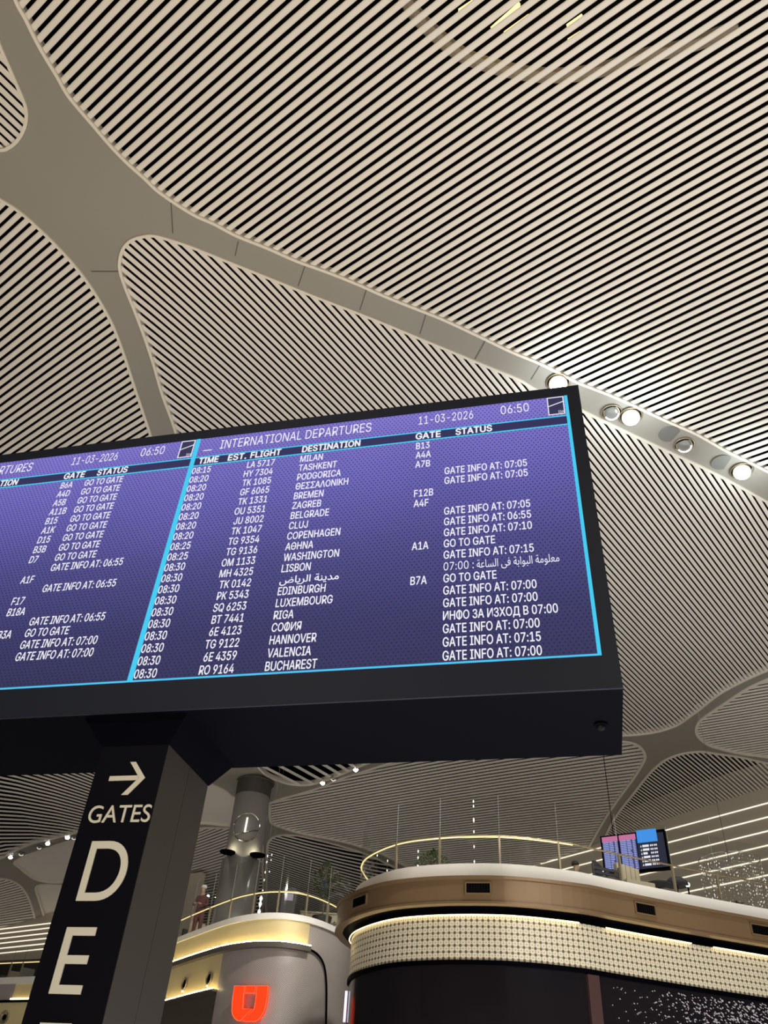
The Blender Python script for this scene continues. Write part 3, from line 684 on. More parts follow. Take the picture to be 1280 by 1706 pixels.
def screen(off, rows, full, label):
    """one LED screen whose right edge is off metres from the board's origin"""
    a0, a1 = off - BW, off
    k = MB(); q = [bp(a0, -BH, -0.008), bp(a1, -BH, -0.008), bp(a1, 0, -0.008), bp(a0, 0, -0.008)]
    i = k.add(q + [p + DD * 0.008 for p in q])
    k.face([i, i + 1, i + 2, i + 3], [(0, BH), (BW, BH), (BW, 0), (0, 0)])
    for e in ((0, 4, 5, 1), (1, 5, 6, 2), (2, 6, 7, 3), (3, 7, 4, 0)): k.face([i + j for j in e])
    s = k.build('screen', M_SCREEN, BOARD); s['label'] = label
    k = MB(); bbox(k, a0, a1, -0.600, -0.435, -0.011, -0.008); k.build('header_bar', M_HEADBAR, s)
    k = MB()
    for c in (-0.428, -0.610): bbox(k, a0, a1, c - 0.011, c + 0.011, -0.013, -0.009)
    bbox(k, a0, a1, -BH, -BH + 0.022, -0.013, -0.009); bbox(k, a1 - 0.045, a1, -BH, 0.0, -0.014, -0.009)
    if not full: bbox(k, a1 - 0.012, a1 + 0.030, -BH, 0.0, -0.014, -0.009)
    k.build('grid_line', M_CYAN, s)
    k = MB(); bbox(k, off - 0.300, off - 0.058, -0.388, -0.012, -0.012, -0.009); k.build('logo_square', M_LOGOFILL, s)
    k = MB(); X0, X1, Y0, Y1 = off - 0.300, off - 0.058, -0.388, -0.012
    for (a, c, d, e) in ((X0, X1, Y0, Y0 + .014), (X0, X1, Y1 - .014, Y1), (X0, X0 + .014, Y0, Y1), (X1 - .014, X1, Y0, Y1)): bbox(k, a, c, d, e, -0.016, -0.012)
    k.prism([bp(X0, -0.20, -0.016), bp(X0, -0.214, -0.016), bp(X1, -0.125, -0.016), bp(X1, -0.111, -0.016)], DD * 0.004)
    put_text(k, 'IGA', off - 0.072, -0.362, 0.052, None, 'R', 0.0)
    put_text(k, 'INTERNATIONAL DEPARTURES', off - 5.47, -0.290, 0.195, 2.49)
    put_text(k, '11-03-2026', off - 2.237, -0.265, 0.175, 0.833); put_text(k, '06:50', off - 0.99, -0.250, 0.180, 0.417)
    bbox(k, off - 5.75, off - 5.60, -0.295, -0.280, -0.016, -0.012)
    for w, a, wd in (('TIME', -5.768, .325), ('EST.', -5.274, .30), ('FLIGHT', -4.898, .495), ('DESTINATION', -4.053, .917), ('GATE', -2.27, .372), ('STATUS', -1.667, .533)):
        put_text(k, w, off + a, -0.578, 0.125, wd, 'L', 0.006)
    k.build('heading_lettering', M_WHITETEXT, s)
    for r, row in enumerate(rows):
        k = MB(); c = -0.785 - 0.1883 * r; cap = 0.128
        if full:
            tm, fl, ds, gt, st = row
            put_text(k, tm, off - 5.84, c, cap, 0.31, 'L', TB); put_text(k, fl, off - 4.478, c, cap, None, 'R', TB)
            put_text(k, ds, off - 4.06, c, cap * (0.85 if ds == MADINA else 1), None, 'L', TB)
        else: gt, st = row
        put_text(k, gt, off - 2.26, c, cap, None, 'L', TB)
        if st.startswith('GATE INFO'): put_text(k, st, off - 1.83, c, cap, 1.163, 'L', TB)
        elif st == MALUMA: put_text(k, '07:00', off - 1.83, c, cap, 0.325); put_text(k, ':', off - 1.455, c, cap, None); put_text(k, st, off - 1.40, c, cap * 0.95, 1.04)
        else: put_text(k, st, off - 1.83, c, cap, None, 'L', TB)
        if k.v: k.build('flight_row', M_WHITETEXT, s)
screen(0.0, R_ROWS, True, 'complete departures screen on the right of the board')
screen(-BW, L_ROWS, False, 'departures screen on the left, cut by the picture edge')
cp = at_z(1001, 1206, BO[2] - BH - BZ); t = thing('security_camera', cp, 'small black dome under the right end of the departure board', 'security camera')
k = MB(); k.lathe(cp, [(0.075, 0.0), (0.08, -0.02), (0.07, -0.03)], 20); k.build('base', M_BLACK, t, True)
k = MB(); k.ball(cp - (0, 0, 0.03), 0.06, 0.06, 0.055, 16, 8); k.build('dome', M_GLOSSBLACK, t, True)
# ================================================================== SIGN PILLAR
A0, A1, B0, B1 = -6.10, -5.22, 0.15, 1.45
zt = -5.20; zf = -BO[2]
PIL = thing('sign_pillar', [*(bp((A0 + A1) / 2, 0, 0.8)[:2]), 0], 'square pillar with black gate sign face and brown side under the board', 'sign pillar')
k = MB(); bbox(k, A0 + 0.004, A1 - 0.012, zf, zt, B0 + 0.012, B1); k.build('shaft', M_BROWN, PIL)
k = MB(); bbox(k, A0, A1, zf, zt, B0, B0 + 0.012); k.build('sign_face', M_GLOSSBLACK, PIL)
k = MB()
for x0, x1 in ((B0 + 0.02, 0.834), (0.842, B1)): bbox(k, A1 - 0.012, A1, zf, zt, x0, x1)
k.build('side_panel', M_BROWN, PIL)
lo = [bp(A0 - .01, zt, B0 - .005), bp(A1 + .01, zt, B0 - .005), bp(A1 + .01, zt, B1 + .01), bp(A0 - .01, zt, B1 + .01)]
zc_ = -BH - BZ; hi = [bp(-6.42, zc_, 0.075), bp(-5.02, zc_, 0.075), bp(-5.00, zc_, 1.68), bp(-6.42, zc_, 1.68)]
k = MB(); k.hexa(lo, hi); k.build('capital', M_BLACK, PIL)
k = MB()
for pts in ([(-5.881,-5.585),(-5.50,-5.585),(-5.50,-5.64),(-5.881,-5.64)], [(-5.66,-5.415),(-5.585,-5.415),(-5.415,-5.613),(-5.585,-5.815),(-5.665,-5.815),(-5.492,-5.613)]):
    k.prism([bp(a, c, B0 - 0.012) for a, c in pts], DD * 0.012)
k.build('arrow', M_CREAM, PIL)
def solid_text(name, s, a, c, cap, width, bold):
    k = MB(); v, f, l, r = text_mesh(s, cap, bold, None, 10); sc = width / (r - l); n = len(v)
    i = k.add([bp(a + (x - l) * sc, c + y, B0 - 0.012) for x, y in v]); j = k.add([bp(a + (x - l) * sc, c + y, B0) for x, y in v]); cnt = {}
    for q in f:
        k.face([i + e for e in q])
        for e in range(len(q)): cnt[(q[e], q[(e + 1) % len(q)])] = 1
    for (p, q) in cnt:
        if (q, p) not in cnt: k.face([i + p, i + q, j + q, j + p])
    return k.build(name, M_CREAM, PIL)
solid_text('gates_lettering', 'GATES', -6.015, -6.135, 0.195, 0.785, 0.006)
solid_text('gate_letter', 'D', -5.873, -6.978, 0.632, 0.52, -0.006)
solid_text('gate_letter', 'E', -5.886, -7.862, 0.620, 0.36, -0.006)
solid_text('gate_letter', 'F', -5.886, -8.735, 0.620, 0.35, -0.006)
# ================================================================== RIGHT PAVILION
R0 = spline([(3.2,25.8),(1.2,25.0),(0.33,23.9),(0.0,22.8),(-0.02,22.2),(0.10,21.6),(0.43,20.9),(0.86,20.3),(1.4,19.87),(2.3,19.46),(3.5,19.22),(4.9,19.38),(5.75,19.7),(7.7,20.42),(9.75,21.1),(14,22.5),(20,24.4)], 6)
RP = thing('shop_pavilion', (6, 24, 0), 'round-cornered shop pavilion with bronze fascia and gold lattice band at right', 'shop pavilion')
mid_ = np.array([8.0, 26.0])
OUT = -1 if normals(R0)[40] @ (mid_ - R0[40]) > 0 else 1        # sign that points out of the building
def roff(d): return offset(R0, OUT * d)
def band(k, path, z0, z1, thick, pth_out=None): k.wall(path, z0, z1, -OUT * thick)
k = MB(); band(k, roff(0.0), 7.13, 7.52, 0.7); k.build('white_slab', M_WHITE, RP)
k = MB(); p0 = roff(-0.5); i0 = [k.add([(p[0], p[1], 7.30), (p[0], p[1], 7.22), ]) for p in p0]
back = [(20, 30), (5, 27)]
def cover(path, z, dz):
    q = MB(); poly = [(p[0], p[1], z) for p in path] + [(x, y, z) for x, y in back]; q.prism(poly, (0, 0, dz)); return q
cover(roff(-0.4), 7.18, 0.1).build('terrace_floor', M_WHITE, RP)
k = MB(); band(k, roff(0.40), 6.60, 7.06, 0.12); k.build('fascia', M_BRONZE, RP)
k = MB(); band(k, roff(0.44), 7.06, 7.13, 0.55); band(k, roff(0.43), 6.55, 6.60, 0.20); k.build('fascia_moulding', M_BRONZE, RP)
k = MB(); band(k, roff(0.40), 6.56, 6.60, 0.9); band(k, roff(-0.10), 6.35, 6.58, 0.3); k.build('recess', M_BLACK, RP)
k = MB(); band(k, roff(0.0), 5.53, 6.42, 0.12); k.build('lattice_band', M_LATTICE, RP)
k = MB(); band(k, roff(0.03), 5.44, 5.53, 0.2); k.build('band_ledge', M_BLACK, RP)
k = MB(); band(k, roff(-0.02), 0.0, 5.44, 0.12); k.build('glass_wall', M_SHOPGLASS, RP)
# light strip segments with two gaps
def arc_at(path, px, py, z):
    P = at_z(px, py, z)[:2]; return int(np.argmin([np.linalg.norm(q - P) for q in path]))
fine = spline(R0, 3); fstrip = offset(fine, OUT * 0.05)
g = [arc_at(fstrip, x, y, 6.44) for x, y in ((957,1539),(998,1547),(1141,1573),(1178,1579))]
for a, c in ((0, g[0]), (g[1], g[2]), (g[3], len(fstrip) - 1)):
    k = MB(); k.tube([(p[0], p[1], 6.415) for p in fstrip[a:c + 1]], 0.012, 6); k.build('light_strip', M_WARM, RP)
def on_path(path, px, py):
    """where the ray through px, py meets the vertical surface over a plan path"""
    r = ray(px, py); best = None
    for a, c in zip(path[:-1], path[1:]):
        d = c - a; den = r[0] * d[1] - r[1] * d[0]
        if abs(den) < 1e-9: continue
        t = (a[0] * d[1] - a[1] * d[0]) / den; s = (a[0] * r[1] - a[1] * r[0]) / den
        if 0 <= s <= 1 and t > 0 and (best is None or t < best[0]): best = (t, d / np.linalg.norm(d))
    if best is None: return None, None
    return EYE + r * best[0], best[1]
fas = roff(0.40)
for px, py in ((600,1502),(797,1480),(1075,1515),(1267,1550)):
    P, d = on_path(fas, px, py)
    if P is None: continue
    d3 = np.array([d[0], d[1], 0]); n3 = np.array([-d[1], d[0], 0]) * OUT
    w = 0.26 if px != 600 else 0.30
    k = MB()
    for s in (-1, 1): k.box(P + n3 * .01 + ZZ * s * .115, d3 * (w + .03), n3 * .03, ZZ * .014); k.box(P + n3 * .01 + d3 * s * (w + .015), d3 * .015, n3 * .03, ZZ * .115)
    v = k.build('vent', M_BRONZE, RP)
    k = MB(); k.box(P + n3 * .002, d3 * w, n3 * .005, ZZ * .10); k.build('backing', M_VOID, v)
    k = MB()
    for q in range(9): k.box(P + n3 * .012 + d3 * (-w + w * 2 * (q + .5) / 9), d3 * .006, n3 * .012, ZZ * .10)
    k.build('grille', M_BLACK, v)
P, d = on_path(roff(-0.02), 988, 1650); d3 = np.array([d[0], d[1], 0]); n3 = np.array([-d[1], d[0], 0]) * OUT
k = MB(); k.box((P[0] + n3[0] * .04, P[1] + n3[1] * .04, 2.7), d3 * 0.14, n3 * .04, ZZ * 2.72); k.build('mullion', mat('red_brown_frame', (0.045, 0.022, 0.020), 0.4), RP)
P, d = next(q for q in (on_path(roff(-0.02), x, 1650) for x in range(576, 640)) if q[0] is not None); d3 = np.array([d[0], d[1], 0]); n3 = np.array([-d[1], d[0], 0]) * OUT
k = MB(); k.box((P[0] + n3[0] * .05, P[1] + n3[1] * .05, 4.95), d3 * 0.02, n3 * .03, ZZ * 0.32); k.build('corner_reflection', mat('corner_lilac', (1, 1, 1), 0.4, emit=(0.72, 0.66, 0.95), strength=1.0), RP)  # emissive bar painted for a light strip mirrored at the glass corner
k = MB(); rr = random.Random(3); gl = roff(0.0)  # pale dashes painted in place of lamp reflections in the shop glass
for q in range(640):
    px = 1005 + 290 * rr.random() ** 0.45; py = 1640 + (px - 1005) * 0.12 + rr.random() * 75
    P, d = on_path(gl, px, py)
    if P is None or P[2] > 5.40: continue
    d3 = np.array([d[0], d[1], 0]); n3 = np.array([-d[1], d[0], 0]) * OUT; tl = d3 * 0.9 - ZZ * 0.45; w = 0.006 + 0.026 * rr.random() * (0.15 + (px - 1005) / 290)
    k.box(P + n3 * .015, tl * w, n3 * .004, (ZZ * .9 + d3 * .45) * 0.008)
o = k.build('reflection_dash', mat('reflection_pale', (0.72, 0.66, 0.74), 0.25, metal=0.35), RP); o['kind'] = 'stuff'; o['label'] = 'painted lamp reflections on the dark glass wall at right'
# ------------------------------------------------------------------ glass balustrade helper
def balustrade(path, zb, zr, zg, posts, label, glass_gap, rail_r=0.022, light_to=None):
    t = thing('glass_balustrade', (path[len(path) // 2][0], path[len(path) // 2][1], zb), label, 'balustrade')
    k = MB(); k.tube([(p[0], p[1], zr) for p in path], rail_r, 8); k.build('handrail', M_GOLD, t, True)
    k = MB(); k.tube([(p[0], p[1], zr - rail_r * 0.95) for p in path[:light_to]], rail_r * 0.75, 6); k.build('rail_light', M_RAILGLOW, t, True)
    for px, py in posts:
        P, d = on_path(path, px, py)
        if P is None: continue
        q = MB(); q.box((P[0], P[1], (zb + zr) / 2), np.array([d[0], d[1], 0]) * .022, np.array([-d[1], d[0], 0]) * .03, ZZ * (zr - zb) / 2); q.build('post', M_STEEL, t); q = MB(); q.bar((P[0], P[1], zr), (P[0], P[1], zg), 0.006, 5); q.build('glass_edge', M_EDGE, t)
    st = glass_gap
    for a in range(0, len(path) - 1, st):
        seg = path[a:min(a + st, len(path) - 1) + 1]
        if len(seg) < 2: continue
        seg = [seg[0] + (seg[1] - seg[0]) * 0.04] + list(seg[1:-1]) + [seg[-1] + (seg[-2] - seg[-1]) * 0.04]
        q = MB(); q.wall(seg, zb, zg, 0.02); q.build('pane', M_GLASS, t)
    return t
rp = offset(R0, -OUT * 0.12)
P, d = on_path(rp, 832, 1393); zr = P[2]; P, d = on_path(rp, 788, 1326); zg = P[2]
balustrade(rp[12:], 7.5, zr, zg, ((660,1440),(733,1420),(833,1420),(932,1430),(1033,1440),(1124,1470),(1200,1490),(1300,1500)), 'curved glass balustrade with gold handrail on the right pavilion', 8, light_to=int(np.argmin([np.linalg.norm(q - on_path(rp, 962, 1412)[0][:2]) for q in rp[12:]])))
# ================================================================== LEFT PAVILION
L0 = spline([(-8.2,33.4),(-7.2,31.8),(-5.75,29.3),(-4.9,27.95),(-4.1,26.75),(-3.5,25.95),(-2.9,25.4),(-2.45,25.15),(-2.0,25.05),(-1.6,25.12),(-1.25,25.32),(-0.85,25.75),(-0.45,26.4),(-0.15,27.2),(0.0,28.0)], 6)
LP = thing('shop_pavilion', (-4, 30, 0), 'curved shop pavilion with lit gold mesh band and red logo beside the sign pillar', 'shop pavilion')
OUTL = -1 if normals(L0)[50] @ (np.array([-4.0, 30.0]) - L0[50]) > 0 else 1
def loff(d): return offset(L0, OUTL * d)
def lband(k, d, z0, z1, th, a=0, c=None): k.wall(loff(d)[a:c], z0, z1, -OUTL * th)
lb = loff(0.0)
def near_idx(px, py, path=None):
    P, _ = on_path(path or lb, px, py); return int(np.argmin([np.linalg.norm(q - P[:2]) for q in (path or lb)]))
iE = near_idx(513, 1560)       # where the gold band ends
iP = near_idx(369, 1610)       # where the lit side panel ends
k = MB(); lband(k, 0.04, 7.36, 7.52, 0.6); k.build('white_slab', M_WHITE, LP)
q = MB(); q.prism([(p[0], p[1], 7.2) for p in loff(-0.3)], (0, 0, 0.12)); q.build('terrace_floor', M_WHITE, LP)
k = MB(); lband(k, 0.0, 6.74, 7.36, 0.12, 0, iE + 1); k.build('gold_band', M_GOLDMESH, LP)
k = MB(); lband(k, 0.17, 6.62, 6.755, 0.36, 0, iE + 1); k.build('band_ledge', mat('ledge_grey', (0.10, 0.09, 0.075), 0.5), LP)
k = MB(); k.tube([(p[0], p[1], 6.775) for p in loff(0.15)[:iE + 1]], 0.013, 6); k.build('light_strip', M_WARMHI, LP)
k = MB(); lband(k, -0.02, 0.0, 7.36, 0.12, iE); lband(k, 0.0, 0.0, 6.62, 0.12, iP, iE + 1); k.build('mesh_wall', M_MESH, LP)
zp = on_path(lb, 330, 1656)[0][2]
k = MB(); lband(k, 0.0, zp, 6.62, 0.12, 0, iP + 1); k.build('lit_panel', M_GOLDMESH, LP)
k = MB(); k.tube([(p[0], p[1], zp + .02) for p in loff(0.14)[:iP + 1]], 0.013, 6); k.build('light_strip', M_WARMHI, LP)
k = MB(); lband(k, -0.25, 0.0, zp - .03, 0.12, 0, iP + 1); lband(k, 0.16, zp - .05, zp - .0, 0.45, 0, iP + 1); k.build('brown_wall', mat('brown_wall', (0.10, 0.085, 0.075), 0.6), LP)
for px, py in ((309, 1639), (350, 1630)):
    P, d = on_path(loff(0.01), px, py); d3 = np.array([d[0], d[1], 0]); n3 = np.array([-d[1], d[0], 0]) * OUTL
    k = MB(); k.lathe(P, [(0.15, 0.0), (0.17, 0.05), (0.14, 0.06), (0.125, 0.03)], 24, d3, ZZ, n3); v = k.build('porthole', M_STEEL, LP, True)
    k = MB(); k.lathe(P, [(0.125, 0.012), (0.12, 0.03), (0.02, 0.045)], 24, d3, ZZ, n3); k.build('porthole_glass', M_BLACK, v, True)
    k = MB(); k.ball(P - ZZ * 0.20 + n3 * 0.05, 0.035, 0.035, 0.025, 10, 6); k.build('porthole_lamp', M_DIMGLINT, v)
pts = [(513,1581),(524,1586),(534,1596),(541,1612),(544,1640),(544,1675),(543,1720)]
k = MB(); k.tube([on_path(loff(0.03), *p)[0] for p in spline(pts, 4)], 0.03, 6); k.build('edge_trim', M_BLACK, LP)
# red logo: left stroke, right stroke, small top block
LG = thing('shop_logo', on_path(loff(0.05), 415, 1700)[0], 'glowing red shield-like logo on the grey mesh wall', 'logo sign')
def zpx(x, y): return (360 + x * 120 / 1280.0, 1600 + y * 106 / 1131.0)
strokes = {'left_stroke': [(330,455),(505,455),(490,640),(468,862),(640,862),(432,1078),(380,1070),(330,1030),(295,970),(280,900),(285,790),(300,640)],
           'right_stroke': [(730,455),(925,455),(912,600),(890,750),(870,850),(838,935),(785,1020),(740,1060),(690,1085),(470,1085),(672,872),(690,800),(712,640)],
           'top_block': [(530,455),(705,455),(690,580),(512,580)]}
lw = loff(0.05)
Pc, dc = on_path(lw, 415, 1672); n3 = np.array([-dc[1], dc[0], 0]) * OUTL
def on_plane(px):
    r = ray(*px); return EYE + r * (((Pc + n3 * 0.10 - EYE) @ n3) / (r @ n3))
for nm, pts in strokes.items():
    poly = [on_plane(zpx(*p)) for p in pts]; k = MB(); k.prism(poly, -n3 * 0.08); s = k.build(nm, M_RED, LG)
    k = MB(); k.tube([p + n3 * .002 for p in poly], 0.008, 5, True); k.build('glowing_edge', M_REDEDGE, s)
lp_ = offset(L0, -OUTL * 0.10)
P, _ = on_path(lp_, 430, 1487); zl = P[2]
zlg = on_path(lp_, 520, 1432)[0][2]
balustrade(lp_, 7.5, zl, zlg, ((316,1545),(347,1535),(382,1525),(421,1515),(463,1510),(510,1515),(545,1530)), 'curved glass balustrade with gold handrail on the left pavilion', 8)
# ================================================================== FAR LEFT PAVILION
pa, pb = at_z(0, 1630, 7.5)[:2], at_z(56, 1628, 7.5)[:2]; dl = (pb - pa) / np.linalg.norm(pb - pa)
FL0 = [pa + dl * s for s in np.linspace(-9, 3, 13)]
FP = thing('shop_pavilion', (pa[0], pa[1] + 3, 0), 'far shop pavilion with lit gold panel at the lower left picture edge', 'shop pavilion')
OF = -1 if normals(FL0)[3] @ np.array([0, 1.0]) > 0 else 1
def fband(k, d, z0, z1, th, a=0, c=None): k.wall(offset(FL0, OF * d)[a:c], z0, z1, -OF * th)
def fz(x, y): return on_path(FL0, x, y)[0][2]
z1_, z2_, z3_ = fz(30, 1639), fz(30, 1666), fz(30, 1670)
gi = int(np.argmin([np.linalg.norm(q - on_path(FL0, 20, 1650)[0][:2]) for q in FL0]))
k = MB(); fband(k, 0.05, z1_, 7.52, 0.6); k.build('white_slab', M_WHITE, FP)
q = MB(); q.prism([(p[0], p[1], 7.2) for p in offset(FL0, -OF * 0.3)] + [tuple(p) + (7.2,) for p in offset(FL0, -OF * 5.8)[::-1]], (0, 0, 0.12)); q.build('terrace_floor', M_WHITE, FP)
k = MB(); fband(k, 0.0, z2_, z1_, 0.12, gi); k.build('gold_band', M_GOLDMESH, FP)
k = MB(); fband(k, 0.0, z2_, z1_, 0.12, 0, gi + 1); k.build('grey_band', M_MESH, FP)
k = MB(); k.tube([(p[0], p[1], z2_ + .03) for p in offset(FL0, OF * 0.07)[gi:]], 0.03, 6); k.build('light_strip', M_WARM, FP)
k = MB(); fband(k, 0.05, z3_, z2_, 0.3); k.build('band_ledge', M_BLACK, FP)
k = MB(); fband(k, 0.0, 0.0, z3_, 0.12); k.build('lower_wall', M_GOLDMESH, FP)
P, d = on_path(offset(FL0, OF * 0.01), 8, 1695); d3 = np.array([d[0], d[1], 0]); n3 = np.array([-d[1], d[0], 0]) * OF
k = MB(); k.lathe(P, [(0.22, 0.0), (0.24, 0.06), (0.2, 0.07), (0.18, 0.03)], 24, d3, ZZ, n3); v = k.build('porthole', M_STEEL, FP, True)
k = MB(); k.lathe(P, [(0.18, 0.012), (0.02, 0.05)], 24, d3, ZZ, n3); k.build('porthole_glass', M_BLACK, v, True)
fr = offset(FL0, -OF * 0.15); zf1 = on_path(fr, 40, 1602)[0][2]
balustrade(fr, 7.5, zf1, zf1 + 0.5, ((17,1615),(36,1615),(64,1615)), 'straight glass balustrade with gold rail on the far left pavilion', 4, 0.03)
# dark back of the far left terrace
k = MB(); fband(k, -6.2, 0.0, fz(20, 1597) + 1.4, 0.2); struct(k.build('wall_terrace', M_DARKWALL), 'dark wall behind the far left terrace', 'wall')
# ================================================================== TERRACE FURNITURE AND PEOPLE
def potted_tree(px, py_bottom, Y, h, cr, ch, label, seed):
    B = at_y(px, py_bottom, Y); zb = 7.32; t = thing('potted_tree', (B[0], B[1], zb), label, 'potted tree'); rr = random.Random(seed)
    B = np.array([B[0], B[1], zb])
    k = MB(); k.lathe(B, [(0.20, 0.0), (0.30, 0.62), (0.31, 0.66), (0.27, 0.66)], 16); k.build('planter', M_POT, t)
    k = MB(); k.tube([B + (0, 0, 0.5), B + (0.03, 0, h * 0.5), B + (-0.02, 0.02, h - ch * 0.3)], 0.03, 6)
    for q in range(6):
        a = rr.random() * 6.28; k.bar(B + (0, 0, h - ch * (0.9 - 0.1 * q)), B + (math.cos(a) * cr * .7, math.sin(a) * cr * .7, h - ch * 0.3 + rr.random() * .2), 0.012, 5)
    k.build('trunk', M_BARK, t)
    k = MB()
    for q in range(420):
        a = rr.random() * 6.28; rad = cr * rr.random() ** 0.5; z = h - ch + ch * rr.random()
        e = max(0.25, math.sin(math.pi * (z - h + ch) / ch)); c = B + (math.cos(a) * rad * e, math.sin(a) * rad * e, z)
        u = np.array([rr.uniform(-1, 1), rr.uniform(-1, 1), rr.uniform(-.6, .6)]); u /= np.linalg.norm(u); w = np.cross(u, [0.2, 0.3, 1.0]); w /= np.linalg.norm(w); s = 0.05 + 0.03 * rr.random(); n = np.cross(u, w) * 0.006
        k.hexa([c - u * s, c - w * s * .4, c + u * s, c + w * s * .4], [c - u * s + n, c - w * s * .4 + n, c + u * s + n, c + w * s * .4 + n])
    k.build('foliage', M_LEAF, t)
potted_tree(536, 1535, 27.1, at_y(540, 1436, 27.1)[2] - 7.32, 0.50, 1.1, 'potted tree in a dark planter behind the left pavilion rail', 1)
potted_tree(722, 1440, 23.5, 1.75, 0.55, 0.9, 'leafy potted tree behind the gold rail of the right pavilion', 2)
def bush(px, py, Y, r, label, seed):
    c0 = at_y(px, py, Y); rr = random.Random(seed); k = MB(); c0 = np.array([c0[0], c0[1], 7.32 + r])
    for q in range(220):
        v = np.array([rr.gauss(0, 1), rr.gauss(0, 1), rr.gauss(0, 1)]); v /= np.linalg.norm(v); c = c0 + v * r * rr.random() ** .4
        u = np.array([rr.uniform(-1, 1), rr.uniform(-1, 1), rr.uniform(-.6, .6)]); u /= np.linalg.norm(u); w = np.cross(u, [0.2, 0.3, 1.0]); w /= np.linalg.norm(w); s = 0.06; n = np.cross(u, w) * .006
        k.hexa([c - u * s, c - w * s * .4, c + u * s, c + w * s * .4], [c - u * s + n, c - w * s * .4 + n, c + u * s + n, c + w * s * .4 + n])
    k.bar(c0 - (0, 0, r), c0, 0.02, 5)
    tag(k.build('bush', M_LEAF), label, 'bush')
bush(563, 1538, 27.6, 0.36, 'small bush beside the bronze fascia at the end of the left terrace', 5)
# kiosk with a lilac screen
P = at_y(478, 1522, 27.2); t = thing('information_kiosk', (P[0], P[1], 7.32), 'dark kiosk with a lilac screen behind the left pavilion rail', 'kiosk')
k = MB(); k.box((P[0], P[1], 7.32 + .72), (.21, 0, 0), (0, .08, 0), (0, 0, .72)); k.build('body', M_POT, t)
k = MB(); k.box((P[0] + .01, P[1] - .085, 7.32 + 1.16), (.13, 0, 0), (0, .006, 0), (0, 0, .10)); k.build('screen', mat('kiosk_screen', (0.1, 0.1, 0.1), 0.4, emit=(0.16, 0.125, 0.175), strength=1.0), t)
k = MB(); k.box((P[0], P[1], 7.34), (.26, 0, 0), (0, .16, 0), (0, 0, .02)); k.build('foot_plate', M_BLACK, t)
P = at_y(540, 1530, 28.2); k = MB(); k.box((P[0], P[1], 7.32 + .50), (.75, 0, 0), (0, .06, 0), (0, 0, .50)); k.box((P[0], P[1], 8.34), (.78, 0, 0), (0, .09, 0), (0, 0, .02))
tag(k.build('low_wall', M_FABRIC), 'low beige wall behind the dark planter', 'low wall')
# emissive drop strings in place of lamp reflections in the terrace glass, wires added
def reflection_string(pts, Y, label, r=0.018):
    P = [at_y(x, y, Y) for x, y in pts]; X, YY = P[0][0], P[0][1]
    t = thing('glint_string', (X, YY, P[-1][2]), label, 'painted reflection', 'strings of painted drop lamps')
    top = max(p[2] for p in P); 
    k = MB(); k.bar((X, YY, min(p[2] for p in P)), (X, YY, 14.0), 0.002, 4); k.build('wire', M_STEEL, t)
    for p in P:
        k = MB(); k.lathe((X, YY, p[2]), [(0.003, -r * 2.4), (r, 0.0), (r * .6, r), (0.004, r * 1.6)], 8); k.build('glint', M_GLINT_GLOBE, t, True)
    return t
reflection_string([(789,1335),(791,1343),(793,1365),(794,1368),(796,1386),(800,1411),(802,1436)], 20.6, 'long string of painted glass glints left of the middle of the right terrace')
reflection_string([(697,1418),(701,1429),(704,1443)], 21.0, 'short string of three painted glass glints beside the potted tree')
reflection_string([(629,1419),(628,1425),(626,1467)], 21.6, 'string of painted glass glints at the left end of the right terrace', 0.014)
reflection_string([(646,1434),(643,1450)], 21.3, 'pair of painted glass glints inside the left curl of the gold rail', 0.014)
reflection_string([(446,1426),(444,1436),(443,1453),(442,1466),(441,1484)], 26.3, 'string of painted glass glints in front of the round column')
reflection_string([(453,1424),(454,1433),(450,1452)], 26.8, 'string of small painted glass glints just right of the round column', 0.014)
reflection_string([(435,1497),(433,1506),(432,1519)], 26.0, 'three painted bright glints low behind the left pavilion rail', 0.05)
